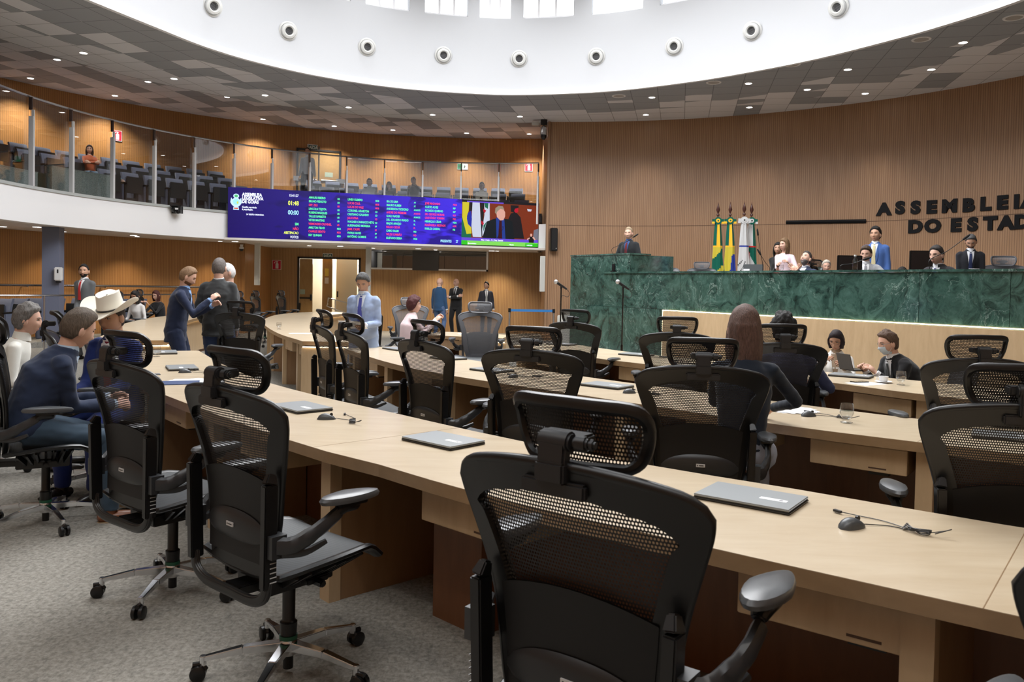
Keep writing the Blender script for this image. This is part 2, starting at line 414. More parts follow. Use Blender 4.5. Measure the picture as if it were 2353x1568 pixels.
# stepped gallery floor
gcar = mat('gallery_carpet', (.1, .1, .11), .95)
for i, (r0_, r1_, z) in enumerate(((.3, 1.75, 3.32), (1.75, 2.7, 3.62), (2.7, 7, 3.92))):
    r1 = arc(BC, BR+.05, 80.5, 215, 60) if i == 2 else arc(GC, GR+r1_, 78, 215, 60)
    b = MB(); b.strip(arc(GC, GR+r0_, 78, 215, 60), r1, 2.9, z); struct('floor_gallery', b, gcar, smooth=False)
# platform behind the bench
plat = [(1.3, 16.0), (5.75, 8.6), (9.5, 7.0)] + [wa[i] for i in range(len(wa)) if wa[i][1] > 7 and wa[i][1] < 22][::-1] + [(1.4, 22.6)]
b = MB(); b.poly(plat, 0, .88); struct('floor_platform', b, carpet_mat, smooth=False)
# square column under the gallery
b = MB(); b.box((-.17, -.17, 0), (.17, .17, 2.66)); o = struct('column', b, mat('column_paint', (.17, .19, .27), .5)); o.location = (-10.15, 17.6, 0); o.rotation_euler = (0, 0, radians(12))

b = MB(); b.poly([(1.3, 16.3), (2.3, 14.75), (3.3, 15.35), (2.6, 16.9)], .88, 1.04); struct('floor_lectern_step', b, carpet_mat, smooth=False)

b = MB(); b.strip(arc(WC, WR, -55, -176, 40), arc(WC, WR+.2, -55, -176, 40), 0, ZC2+.02); b.box((-13.7, 8.0, 0), (-11.4, 8.2, ZC2+.02)); struct('wall_rear', b, slat_main)
# ================================================================ sight lines: pixel -> point at a height or a distance
CM = cam.matrix_world.to_3x3(); EYE = Vector((0, 0, 1.55))
def ray(px, py): return CM @ Vector(((px-1176.5)/1830, -(py-705)/1830, -1))
def gz(px, py, z): d = ray(px, py); return EYE + d*((z-1.55)/d.z)
def gy(px, py, Y): d = ray(px, py); return EYE + d*(Y/d.y)
def text_mesh(s, size, mats, xs=1, bold=0, ext=.002, align='LEFT', line=1, name='lettering'):
    c = bpy.data.curves.new('t', 'FONT'); c.body = s; c.size = size; c.offset = bold; c.extrude = ext; c.align_x = align; c.space_line = line; c.resolution_u = 3
    o = bpy.data.objects.new('t', c); TS.collection.objects.link(o)
    TS.view_layers[0].update(); dg = TS.view_layers[0].depsgraph; dg.update()
    me = bpy.data.meshes.new_from_object(o.evaluated_get(dg)); me.name = name
    bpy.data.objects.remove(o); me.transform(Matrix.Diagonal((xs, 1, 1, 1))); me.materials.clear(); me.materials.append(mats)
    return me
TS = bpy.data.scenes.new('workbench')
def put(name, me, parent=None, M=None):
    o = bpy.data.objects.new(name, me); COL.objects.link(o)
    if parent: o.parent = parent
    if M is not None: o.matrix_local = M
    return o
# ================================================================ presiding bench
bd = Vector((.516, -.857, 0)).normalized(); bn = Vector((bd.y, -bd.x, 0))     # along, towards the floor of the hall
bn = Vector((-.857, -.516, 0)).normalized()
B0 = Vector((1.16, 15.9, 0))
bench = empty('presiding_bench', (3.6, 11.9, 0), 0, 'long green marble presiding bench with an oak front panel edged in light', 'bench')
bi = bench.matrix_basis.inverted() if False else Matrix.Translation((-3.6, -11.9, 0))
def panel(a, b_, z0, z1, th, name, m, par, offn=0, gap=.003, inv=bi):
    A = B0 + bd*(a+gap) + bn*offn; B = B0 + bd*(b_-gap) + bn*offn
    q = MB(); P = [A, B, B-bn*th, A-bn*th]; q.poly([(p.x, p.y) for p in P], z0+gap, z1-gap)
    q.v = [inv @ v for v in q.v]; return q.build(name, m, par, smooth=False)
L1 = 14.2
for a, b_ in zip([0, 1.25, 2.55, 3.0], [1.25, 2.55, 3.0, 3.1]):
    if a < 2.6: panel(a, min(b_, 2.9), 0, 1.2, .05, 'marble_panel', green_marble, bench)
ks = [1.08, 3.15, 4.8, 6.1, 7.3, 8.35, 9.7, 10.95, 12.4, 13.8]
for a, b_ in zip(ks, ks[1:]): panel(a, b_, 1.2, 1.815, .05, 'marble_panel', green_marble, bench)
panel(0, 1.08, 1.0, 1.2, .05, 'marble_panel', green_marble, bench, -.004)
for a, b_ in ((8.95, 10.4), (10.4, 12.4), (12.4, 13.8)): panel(a, b_, 0, 1.2, .05, 'marble_panel', green_marble, bench)
panel(2.78, 8.93, .04, 1.175, .03, 'oak_front', oak_side, bench, .045)
panel(2.75, 8.96, 1.178, 1.196, .02, 'led_strip', led_warm, bench, .03)
panel(2.752, 2.775, 0, 1.19, .02, 'led_strip', led_warm, bench, .03); panel(8.935, 8.955, 0, 1.19, .02, 'led_strip', led_warm, bench, .03)
q = MB(); P = [B0+bd*1.06+bn*.02, B0+bd*13.9+bn*.02, B0+bd*13.9-bn*.75, B0+bd*1.06-bn*.75]; q.poly([(p.x, p.y) for p in P], 1.815, 1.845); q.v = [bi @ v for v in q.v]
q.build('bench_top', green_marble, bench, smooth=False)
panel(.02, 1.1, .01, 1.18, .01, 'grout', mat('grout_pale', (.14, .22, .19), .6), bench, -.012, 0); panel(1.1, 13.78, .01, 1.80, .01, 'grout', mat('grout_pale', (.14, .22, .19), .6), bench, -.012, 0)
# lectern block
lec = empty('lectern', (1.9, 15.4, .88), 0, 'tall green marble speaking lectern at the left end of the bench', 'lectern')
li = Matrix.Translation((-1.9, -15.4, -.88))
L0 = Vector((1.19, 16.35, 0))
def lpan(P, z0, z1, name, m):
    q = MB(); q.poly([(p.x, p.y) for p in P], z0, z1); q.v = [li @ v for v in q.v]; return q.build(name, m, lec, smooth=False)
lp = lambda s, t: L0 + bd*s - bn*t
for s0, s1 in ((0, .92), (.924, 1.30), (1.304, 1.884)): lpan([lp(s0, 0), lp(s1, 0), lp(s1, .06), lp(s0, .06)], .88, 2.17, 'marble_panel', green_marble)
lpan([lp(1.83, .062), lp(1.884, .062), lp(1.884, 1.07), lp(1.83, 1.07)], .88, 2.17, 'marble_panel', green_marble)
lpan([lp(0, .062), lp(.05, .062), lp(.05, 1.07), lp(0, 1.07)], .88, 2.17, 'marble_panel', green_marble)
lpan([lp(-.01, -.012), lp(1.894, -.012), lp(1.894, .5), lp(-.01, .5)], 2.172, 2.2, 'lectern_top', green_marble)
def lathe_obj(prof, m, name, par, c=(0, 0, 0), n=16): return MB().lathe(prof, n, 0, c).build(name, m, par)
def gooseneck(loc, aim, L, label, name='gooseneck_microphone', cat='microphone'):
    t = empty(name, loc, 0, label, cat); a = Vector(aim).normalized()
    MB().lathe([(0, 0), (.05, 0), (.05, .012), (.02, .022), (0, .022)], 16).build('base', black_plastic, t)
    p0 = Vector((0, 0, .02)); p3 = p0 + a*L
    pts = crom([p0, p0+Vector((0, 0, L*.2)), p0+a*L*.5+Vector((0, 0, L*.06)), p3], 5)
    MB().tube(pts, .0045, 6).build('stem', black_plastic, t)
    d = (pts[-1]-pts[-2]).normalized()
    MB().tube([p3, p3+d*.01, p3+d*.09, p3+d*.12], [.006, .014, .015, .007], 8).build('microphone_head', mat('foam_black', (.012, .012, .012), .9), t)
    return t
gooseneck(lp(.95, .32)+Vector((0, 0, 2.2)), (.75, -.05, .62), .52, 'thin gooseneck microphone rising from the marble lectern top')
# small black camera on the ledge in front of the lectern
t = empty('desk_camera', gy(1416, 622, 15.15), radians(25), 'small black camera unit on the ledge in front of the lectern', 'camera')
t.location.z = 1.845
MB().box((-.1, -.06, 0), (.1, .06, .03)).box((-.07, -.05, .03), (-.055, .05, .16)).box((.055, -.05, .03), (.07, .05, .16)).build('mount', black_plastic, t, bevel=.006)
MB().ell((0, 0, .11), (.055, .05, .055)).cyl((0, -.045, .11), (0, -.075, .11), .03).build('camera_head', screen_black, t)
# ================================================================ hall desks
def desk(near, far, label, sup=(), drawers=(), glow=True, ends=(True, True), ext=1, n=30, z=.76, joints=(), pedestals=()):
    A = resamp(crom(near, 6), n); B = resamp(crom(far, 6), n); c = (A[n//2]+B[n//2])/2
    t = empty('curved_desk', (c.x, c.y, 0), 0, label, 'desk', None); inv = Matrix.Translation((-c.x, -c.y, 0))
    A = [inv @ a for a in A]; B = [inv @ b_ for b_ in B]
    q = MB(); q.strip([tuple(p) for p in A], [tuple(p) for p in B], z-.055, z-.002, 1); q.build('worktop_edge', [oak_edge, oak_edge], t, smooth=False)
    q = MB(); q.strip([tuple(p) for p in A], [tuple(p) for p in B], z-.002, z); q.build('worktop', oak_top, t, smooth=False)
    L = lambda s, u: A[min(n-1, int(s*(n-1)))].lerp(A[min(n-1, int(s*(n-1))+1)], s*(n-1)-int(s*(n-1))).lerp(B[min(n-1, int(s*(n-1)))].lerp(B[min(n-1, int(s*(n-1))+1)], s*(n-1)-int(s*(n-1))), u)
    m0 = [L(i/(n-1), .80) for i in range(n)]; m1 = [L(i/(n-1), .84) for i in range(n)]
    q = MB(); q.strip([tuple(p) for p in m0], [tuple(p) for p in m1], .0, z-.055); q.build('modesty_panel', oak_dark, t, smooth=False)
    f0 = [L(i/(n-1), .841) for i in range(n)]; f1 = [L(i/(n-1), .88) for i in range(n)]
    q = MB(); q.strip([tuple(p) for p in f0], [tuple(p) for p in f1], .06, z-.08); q.build('front_panel', oak_side, t, smooth=False)
    if glow:
        g0 = [L(i/(n-1), .89) for i in range(n)]; g1 = [L(i/(n-1), .91) for i in range(n)]
        q = MB(); q.strip([tuple(p) for p in g0], [tuple(p) for p in g1], z-.066, z-.056); q.build('led_strip', led_warm, t, smooth=False)
    def cross(s, w, u0, u1, z0, z1, name, m, tt=.0):
        d = (L(min(1, s+.01), .5)-L(max(0, s-.01), .5)).normalized()
        P = [L(s, u0)+d*w/2, L(s, u1)+d*w/2, L(s, u1)-d*w/2, L(s, u0)-d*w/2]
        q = MB(); q.poly([(p.x, p.y) for p in P], z0, z1); return q.build(name, m, t, smooth=False)
    for s in joints: cross(s, .003, 0, 1, z+.0002, z+.0006, 'worktop_joint', oak_edge)
    for s in pedestals: cross(s, .32, .38, .79, 0, z-.056, 'pedestal', oak_dark)
    for s in sup:
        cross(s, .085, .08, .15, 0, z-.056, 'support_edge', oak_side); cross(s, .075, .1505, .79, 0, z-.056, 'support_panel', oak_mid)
    for s, e in ((.012, ends[0]), (.988, ends[1])):
        if e: cross(s, .05, .06, .84, 0, z-.056, 'end_panel', oak_side)
    for s in drawers:
        d = (L(min(1, s+.03), .1)-L(max(0, s-.03), .1)).normalized(); nrm = (L(s, .5)-L(s, 0)).normalized(); c_ = L(s, .09)
        w = .52; P = [c_-d*w/2, c_+d*w/2, c_+d*w/2+nrm*.42, c_-d*w/2+nrm*.42]
        q = MB(); q.poly([(p.x, p.y) for p in P], z-.21, z-.07); dr = q.build('drawer', oak_side, t, smooth=False, bevel=.003)
        P2 = [c_+d*w*.12-nrm*.001, c_+d*w*.3-nrm*.001, c_+d*w*.3+nrm*.002, c_+d*w*.12+nrm*.002]
        q = MB(); q.poly([(p.x, p.y) for p in P2], z-.193, z-.185); q.build('drawer_stamp', mat('stamp_ink', (.09, .05, .03), .7), dr, smooth=False)
        P3 = [c_+d*w*.1+nrm*.05, c_+d*w*.3+nrm*.05, c_+d*w*.3+nrm*.12, c_+d*w*.1+nrm*.12]
        q = MB(); q.poly([(p.x, p.y) for p in P3], z-.235, z-.211); q.build('power_box', black_plastic, dr, smooth=False)
    return t
desk([(-4.3, 8.5), (-3.85, 7.6), (-3.12, 6.4), (-2.34, 5.39), (-1.08, 3.93), (-.53, 3.42), (-.09, 2.98), (.61, 2.43), (1.27, 1.94), (2.2, 1.3), (3.0, .8)],
     [(-3.48, 8.85), (-2.7, 7.45), (-1.99, 6.32), (-1.3, 5.47), (-.77, 4.91), (-.29, 4.39), (.08, 4.02), (.63, 3.54), (1.18, 3.14), (1.76, 2.69), (2.7, 2.1), (3.5, 1.6)],
     'long curved oak desk nearest the camera, sweeping across the whole foreground', sup=(.12, .27, .405, .54, .785, .93), drawers=(.2, .335, .47, .63, .762, .86), joints=(.27, .54, .80), pedestals=(.60,))
desk([(-2.0, 9.55), (-1.41, 8.29), (-.99, 7.55), (-.6, 7.0), (-.03, 6.37), (.46, 5.88), (.95, 5.35), (1.62, 4.67), (2.23, 4.19), (3.2, 3.5)],
     [(-1.45, 10.0), (-.9, 9.05), (-.25, 8.15), (.5, 7.2), (1.11, 6.5), (1.94, 5.65), (2.59, 5.0), (3.7, 4.2)],
     'curved oak desk in the second row, behind the foreground desk', sup=(.03, .19, .355, .60, .848), drawers=(.12, .29, .458, .70, .805), joints=(.355, .845))
desk([(.0, 10.6), (.48, 9.7), (.97, 8.85), (1.5, 8.2), (2.1, 7.6), (2.79, 6.95), (3.21, 6.3), (4.2, 5.2)],
     [(.75, 11.2), (1.12, 10.45), (1.55, 9.7), (2.2, 8.9), (2.8, 8.2), (3.5, 7.45), (3.95, 6.95), (4.9, 6.0)],
     'curved oak desk in the front row, closest to the marble bench', sup=(.02, .2, .43, .6, .79), drawers=(.12, .365, .52, .74), joints=(.79,))
desk([(-2.77, 10.55), (-3.6, 12.2), (-4.65, 14.9), (-5.3, 17.3), (-5.55, 19.3), (-5.3, 20.8), (-4.6, 21.4)],
     [(-2.02, 10.55), (-2.95, 12.5), (-3.75, 14.8), (-4.25, 17.2), (-4.4, 18.8), (-4.3, 19.8), (-4.15, 20.6)],
     'curved oak desk bending round to the left in front of the exit doors', sup=(.05, .14, .3, .5, .7), drawers=(.10, .02), ends=(False, True))
# end return of that desk, lit under the top
t = empty('desk_end_return', (-2.4, 10.45, 0), 0, 'oak end panel with a light strip closing the desk before the exit doors', 'panel')
MB().box((-.35, -.03, 0), (.33, .02, .68)).build('end_panel', oak_side, t, smooth=False)
MB().box((-.33, -.05, .69), (.31, -.035, .702)).build('led_strip', led_warm, t, smooth=False)
desk([(-5.25, 9.95), (-5.9, 11.7), (-6.64, 13.55), (-7.15, 15.4), (-7.4, 17.1), (-7.3, 18.6)],
     [(-4.34, 10.3), (-5.0, 11.9), (-5.7, 13.7), (-6.25, 15.4), (-6.55, 17.0), (-6.5, 18.4)],
     'curved oak desk at the far left behind the man in the white hat', sup=(.3, .6), drawers=(.2,), ends=(False, True))
t = empty('desk_end_return', (-4.8, 10.05, 0), radians(22), 'oak end panel with a light strip closing the far left desk', 'panel')
MB().box((-.46, -.03, 0), (.46, .02, .68)).build('end_panel', oak_side, t, smooth=False)
MB().box((-.44, -.05, .69), (.44, -.035, .702)).build('led_strip', led_warm, t, smooth=False)
desk([(-1.3, 12.35), (-.9, 12.2), (-.5, 12.1), (-.13, 11.95)], [(-1.2, 13.3), (-.8, 13.2), (-.4, 13.0), (-.02, 12.75)],
     'short oak desk where the woman in the pink jacket sits', sup=(.45,), drawers=(.3,), n=12)
t = empty('desk_end_return', (-.4, 12.0, 0), radians(-14), 'oak side panel with light strip behind the empty grey mesh chair', 'panel')
MB().box((-.33, 0, 0), (.33, .04, .68)).build('end_panel', oak_side, t, smooth=False)
MB().box((-.31, -.02, .69), (.31, -.01, .702)).build('led_strip', led_warm, t, smooth=False)
# ================================================================ video wall on the gallery front
S0 = Vector((-7.42, 20.72, 2.66)); S1 = Vector((.74, 23.3, 2.66)); sd = (S1-S0).normalized(); sn = Vector((sd.y, -sd.x, 0)); SL = (S1-S0).length; SH = 1.31
scr = empty('video_wall', (0, 0, 0), 0, 'long blue video wall across the gallery front showing the voting list', 'screen')
scr.matrix_world = Matrix(((sd.x, 0, sn.x, S0.x), (sd.y, 0, sn.y, S0.y), (0, 1, 0, S0.z), (0, 0, 0, 1)))
def emat(name, c, s=1.0):
    m = mat(name, (0, 0, 0), .4, emit=c, es=s, spec=.2); return m
def screen_blue():
    m = mat('screen_blue', (0, 0, 0), .35, emit=(.02, .01, .4), es=1, spec=.2); t = NT(m); c = t.obj(); sx = t.n('SeparateXYZ'); t.l(c, sx.inputs[0])
    g = t.ramp(t.math('DIVIDE', sx.outputs[0], SL), (0, (.012, .004, .12)), (.18, (.016, .005, .2)), (.45, (.035, .012, .50)), (.75, (.06, .03, .8)))
    n1 = t.noise(t.obj((.6, 1.4, 1)), 1.6, 2, .5, 1.2)
    g2 = t.mix(t.ramp(n1, (.52, (0, 0, 0)), (.62, (.75, .75, .75))), g, (.01, .004, .1))
    t.l(g2, t.b.inputs['Emission Color']); t.b.inputs['Emission Strength'].default_value = 1.15
    return m
MB().box((0, 0, -.22), (SL, SH, -.01)).build('casing', mat('casing_grey', (.06, .065, .07), .5), scr, smooth=False)
MB().box((0, 0, -.008), (SL*.729, SH, 0)).build('display', screen_blue(), scr, smooth=False)
def su(cx_): a = (cx_-30)/2288; return SL*(a*20.8/(23.45-a*2.65))
rowv = lambda i: SH*(1-(.125+.0765*i))
GRN, RED, WHT, YEL = emat('text_green', (.12, 1, .35), 1.6), emat('text_red', (1, .05, .08), 1.5), emat('text_white', (.8, .85, 1), 1.7), emat('text_yellow', (.85, 1, .1), 1.6)
cols = [(625, 835, "AMAURI RIBEIRO|UB|g;BRUNO PEIXOTO|UB|g;DRª. ZELI|UB|r;LINCOLN TEJOTA|UB|g;RUBENS MARQUES|UB|g;TALLES BARRETO|UB|g;VETER MARTINS|UB|g;VIRMONDES CRUVINEL|UB|r;AMILTON FILHO|MDB|g;CHARLES BENTO|MDB|r;ISSY QUINAN|MDB|g"),
 (911, 1115, "LINEU OLIMPIO|MDB|g;LUCAS CALIL|MDB|r;LUCAS DO VALE|MDB|r;CORONEL ADAILTON|SD|g;CRISTIANO GALINDO|SD|g;JULIO PINA|SD|r;WAGNER CAMARGO NETO|SD|g;ALESSANDRO MOREIRA|PP|g;JAMIL CALIFE|PP|r;VIVIAN NAVES|PP|g;ANTÔNIO GOMIDE|PT|g"),
 (1197, 1398, "BIA DE LIMA|PT|g;MAURO RUBEM|PT|g;ANDERSON TEODORO|AVANTE|g;ANDRÉ DO PREMIUM|AVANTE|r;GUGU NADER|AVANTE|g;DEL. EDUARDO PRADO|PL|g;MAJOR ARAÚJO|PL|g;PAULO CEZAR|PL|r;CAIRO SALIM|PSD|g;WILDE CAMBÃO|PSD|r;GUSTAVO SEBBA|PSDB|g"),
 (1480, 1685, "JOSÉ MACHADO|PSDB|r;CLÉCIO ALVES|REP|g;RICARDO QUIRINO|REP|g;DR. GEORGE MORAIS|PDT|r;CRISTÓVÃO TORMIN|PRD|r;HENRIQUE CÉSAR|PSDB|g;ROSÂNGELA REZENDE|AGIR|r;KARLOS CABRAL|PSB|g")]
LS = SH*.0765
def stext(s, u, v, size, m, xs=.72, bold=.0, align='LEFT', line=1, name='screen_text'):
    return put(name, text_mesh(s, size, m, xs, bold, .0005, align, line), scr, Matrix.Translation((u, v, .003)))
for x0, x1, data in cols:
    rows = [r.split('|') for r in data.split(';')]
    for key, m in (('g', GRN), ('r', RED)):
        for fld, x, sz in ((0, x0, .082), (1, x1, .068)):
            body = '\n'.join(r[fld] if r[2] == key else '' for r in rows)
            stext(body, su(x), rowv(0)-.03, sz, m, .70, sz*.016, line=LS/sz, name='name_list')
stext('ASSEMBLEIA\nLEGISLATIVA\nDE GOIÁS', su(134), SH*.84, .115, WHT, .8, .004, line=.82)
stext('Gestão servindo\nà população.', su(134), SH*.60, .068, WHT, .8, .0015, line=.85)
stext('24ª SESSÃO ORDINÁRIA', su(165), SH*.46, .052, WHT, .8, .0015)
stext('15:41:27', su(478), SH*.87, .095, WHT, .75, .001)
stext('01:48', su(472), SH*.70, .16, YEL, .78, .002); stext('00:00', su(472), SH*.51, .16, emat('text_cyan', (.4, .85, 1), 1.6), .78, .002)
for s, v, m in (('SIM', .295, GRN), ('NÃO', .20, RED), ('ABSTENCAO', .115, YEL), ('VOTOS', .03, WHT)): stext(s, su(552), SH*v, .095, m, .68, .0015, 'RIGHT')
stext('PRESENTES', su(1597), SH*.06, .10, emat('text_cyan', (.4, .85, 1), 1.6), .65, .001); stext('27', su(1710), SH*.06, .10, MATS['text_cyan'], .65, .001)
# state crest on the screen: round bowl with leaves above and a ribbon below
cu, cv = su(90), SH*.70
def disc(c, rx, ry, n=24): return [(c[0]+rx*cos(2*pi*i/n), c[1]+ry*sin(2*pi*i/n)) for i in range(n)]
crest = MB()
crest.poly(disc((cu, cv), .15, .16), .002, .003).poly([(cu-.17, cv+.16), (cu-.06, cv), (cu-.13, cv-.1), (cu-.2, cv+.0)], .002, .0031).poly([(cu+.17, cv+.16), (cu+.06, cv), (cu+.13, cv-.1), (cu+.2, cv+.0)], .002, .0031).poly(disc((cu, cv+.21), .10, .075), .002, .0032)
crest.poly([(cu-.09, cv-.15), (cu+.09, cv-.15), (cu+.1, cv-.24), (cu-.1, cv-.24)], .002, .003)
crest.poly(disc((cu, cv+.02), .11, .10), .003, .004, 1).poly(disc((cu, cv+.21), .06, .045), .003, .004, 2).poly(disc((cu+.05, cv+.0), .03, .04), .004, .005, 3).poly([(cu-.07, cv-.17), (cu+.07, cv-.17), (cu+.07, cv-.21), (cu-.07, cv-.21)], .003, .004, 4)
crest.v = [Vector((cu+(v.x-cu)*.72, cv+(v.y-cv)*.8, v.z)) for v in crest.v]
crest.build('crest', [emat('crest_pale', (.55, .75, 1), 1.3), emat('crest_aqua', (.35, .8, .85), 1.2), emat('crest_green', (.1, .6, .2), 1), emat('crest_yellow', (.8, .8, .1), 1), emat('crest_red', (.8, .1, .05), 1)], scr, smooth=False)
# live picture
V0, VW = SL*.729, SL*.271-.02
vv = MB(); K = []
def vm(n_, c, s=1): K.append(emat('video_'+n_, c, s)); return len(K)-1
def vp(pts, mi, z): vv.poly([(V0+p[0]/187*VW, SH*(1-p[1]/110)) for p in pts], z, z+.0006, mi)
bg = vm('wall', (.22, .035, .012)); suit = vm('suit', (.008, .012, .016)); skin_ = vm('skin', (.8, .42, .34)); blu = vm('shirt', (.02, .05, .3)); tie_ = vm('tie', (.05, .005, .012)); yel = vm('yellow', (.7, .6, .03)); grn = vm('green', (.01, .15, .08)); wht = vm('white', (.65, .7, .85)); navy = vm('navy', (.02, .03, .4)); hair_ = vm('hair', (.35, .28, .2)); dk = vm('dark', (.015, .012, .015)); pur = vm('banner', (.16, .08, .75)); lime = vm('lime', (.25, .8, .12)); lim2 = vm('lime_dark', (.04, .62, .02)); red = vm('red', (.55, .01, .03)); trans = vm('crowd', (.2, .2, .25))
vp([(0, 0), (187, 0), (187, 110), (0, 110)], dk, -.008); vp([(12, 3), (100, 3), (100, 6), (12, 6)], pur, .0)
vp([(0, 6), (187, 6), (187, 90), (0, 90)], bg, .0)
vp([(0, 40), (23, 50), (23, 90), (0, 90)], grn, .001); vp([(1, 6), (17, 6), (16, 26), (12, 40), (22, 60), (24, 80), (12, 82), (1, 42)], yel, .002); vp([(14, 32), (22, 26), (24, 45), (23, 66), (15, 58), (12, 45)], navy, .003); vp([(17, 6), (25, 6), (24, 26), (17, 28)], dk, .0015)
vp([(25, 6), (42, 6), (48, 88), (27, 88), (23, 60)], wht, .002); vp([(43, 6), (53, 6), (50, 88), (47, 88)], dk, .0015); vp([(53, 6), (66, 6), (67, 50), (50, 86), (49, 70), (54, 35)], wht, .002)
vp([(53, 6), (63, 6), (62, 20), (55, 16)], grn, .003); vp([(51, 20), (58, 24), (55, 30), (51, 26)], red, .003); vp([(47, 48), (53, 54), (51, 60), (47, 56)], red, .003); vp([(52, 60), (60, 50), (52, 75)], grn, .003)
vp([(112, 42), (118, 28), (130, 24), (142, 36), (152, 88), (108, 88)], dk, .004); vp([(117, 8), (137, 8), (136, 18), (128, 26), (118, 24)], dk, .005); vp([(128, 16), (136, 14), (136, 24), (130, 26), (126, 22)], red, .006)
vp([(60, 50), (80, 42), (110, 42), (122, 48), (128, 90), (50, 90)], suit, .005); vp([(82, 40), (102, 40), (106, 90), (84, 90)], blu, .006); vp([(90, 46), (96, 46), (98, 90), (88, 90)], tie_, .007)
vp([(82, 24), (86, 17), (98, 16), (104, 26), (104, 36), (100, 45), (92, 46), (84, 38)], skin_, .007); vp([(79, 28), (80, 17), (88, 11), (98, 12), (102, 20), (92, 18), (84, 26), (83, 32)], hair_, .008)
vp([(84, 90), (99, 66), (98, 60), (100, 60), (100, 66), (86, 90)], dk, .009)
vp([(176, 66), (187, 62), (187, 90), (174, 88)], trans, .003); vp([(170, 16), (158, 15), (160, 21), (168, 21)], wht, .003)
vp([(0, 90), (187, 90), (187, 97), (0, 97)], pur, .002); vp([(0, 97), (187, 97), (187, 107), (0, 107)], lime, .003); vp([(0, 97), (14, 97), (14, 107), (0, 107)], lim2, .004); vp([(155, 99), (187, 99), (187, 107), (155, 107)], lim2, .004)
vp([(164, 97), (176, 97), (177, 84), (171, 80), (163, 84)], dk, .005); vp([(167, 75), (172, 75), (172, 82), (167, 82)], skin_, .006); vp([(159, 88), (166, 84), (166, 87), (160, 91)], skin_, .006); vp([(172, 84), (176, 82), (181, 90), (178, 91)], skin_, .006)
vv.build('live_picture', K, scr, smooth=False)
stext('Major Araújo - PL | Dep. Estadual', V0+VW*.25, SH*(1-.873), .06, WHT, .8, .001, name='caption').location.z = .01
for s_, u_ in (('@assembleiago', .08), ('Plenário', .62), ('14/05/2025', .845)): stext(s_, V0+VW*u_, SH*(1-.955), .05, WHT, .8, .001, name='caption').location.z = .012
# white end block of the gallery beside the screen
b = MB(); b.poly([(.74, 23.28), (.95, 23.1), (1.0, 22.86), (.98, 23.9), (.6, 23.9)], 2.62, 3.36); struct('wall_gallery_end', b, white_paint, smooth=False)
b = MB(); b.strip([(S0.x-.05, S0.y-.12), (S1.x+.22, S1.y-.25)], [(S0.x-.1, S0.y+.7), (S1.x+.2, S1.y+.5)], 2.60, 2.655); struct('ceiling_screen_ledge', b, soffit_paint, smooth=False)
# ================================================================ glass balustrade of the gallery
bal = empty('glass_balustrade', (GC[0], GC[1]+GR, 3.36), 0, 'tall glass balustrade with steel posts along the curved gallery', 'balustrade')
ib = Matrix.Translation((-GC[0], -GC[1]-GR, -3.36)); ZR = 5.15
pp = [(-110, 150), (-20, 190), (74, 221), (168, 250), (261, 275), (353, 297), (443, 315), (535, 330), (624, 342), (711, 352), (798, 359), (885, 365), (972, 370), (1060, 373), (1147, 375), (1240, 376)]
an = []
for px, py in pp[2:]:
    w = gz(px, py, ZR); an.append(atan2(w.y-GC[1], w.x-GC[0]) % (2*pi))
st = an[0]-an[1]; an = [an[0]+2.3*st, an[0]+1.15*st] + an
cp = lambda a, r, z: ib @ Vector((GC[0]+r*cos(a), GC[1]+r*sin(a), z))
q = MB(); aa = [an[0]+(an[-1]-an[0])*i/80 for i in range(81)]
q.tube([cp(a, GR+.05, ZR) for a in aa], .022, 6); q.build('top_rail', steel, bal)
for a, a2 in zip(an, an[1:]):
    q = MB(); q.strip([(GC[0]+(GR+.04)*cos(a-.004), GC[1]+(GR+.04)*sin(a-.004)), (GC[0]+(GR+.04)*cos(a2+.004), GC[1]+(GR+.04)*sin(a2+.004))],
                      [(GC[0]+(GR+.055)*cos(a-.004), GC[1]+(GR+.055)*sin(a-.004)), (GC[0]+(GR+.055)*cos(a2+.004), GC[1]+(GR+.055)*sin(a2+.004))], 3.37, ZR-.03)
    q.v = [ib @ v for v in q.v]; q.build('glass_pane', rail_glass, bal, smooth=False)
for a in an:
    q = MB(); e = Vector((-sin(a), cos(a), 0)); 
    q.bar(cp(a, GR+.0, 3.36), cp(a, GR+.0, 4.75), .10, .05, up=e); q.bar(cp(a, GR-.03, 3.36), cp(a, GR-.03, 4.88), .05, .028, up=e)
    q.build('post', mat('post_aluminium', (.72, .72, .73), .42, .35), bal, smooth=False)
    q = MB(); q.bar(cp(a, GR+.02, 4.88), cp(a, GR+.02, ZR-.02), .07, .03, up=e); q.build('post_cap', mat('post_dark', (.05, .03, .025), .4), bal, smooth=False)
def sm(t): t = max(0, min(1, t)); return t*t*(3-2*t)
# ================================================================ mesh task chair
def mesh_fabric(name, col, cell=.0072, open_=.30, row=1.3):
    m = mat(name, col, .5, spec=.4); t = NT(m)
    co = t.n('TexCoord').outputs['UV']; sx = t.n('SeparateXYZ'); t.l(co, sx.inputs[0])
    v = t.math('DIVIDE', sx.outputs[1], cell*row); fl = t.math('FLOOR', v)
    u = t.math('ADD', t.math('DIVIDE', sx.outputs[0], cell), t.math('MULTIPLY', fl, .5))
    fu = t.math('SUBTRACT', t.math('FRACT', u), .5); fv = t.math('SUBTRACT', t.math('FRACT', v), .5)
    d = t.math('ADD', t.math('POWER', t.math('ABSOLUTE', t.math('MULTIPLY', fu, 2)), 2.5), t.math('POWER', t.math('ABSOLUTE', t.math('MULTIPLY', fv, 2)), 2.5))
    a = t.math('GREATER_THAN', d, open_); t.l(a, t.b.inputs['Alpha'])
    return m
net = mesh_fabric('pellicle_mesh', (.018, .018, .02))
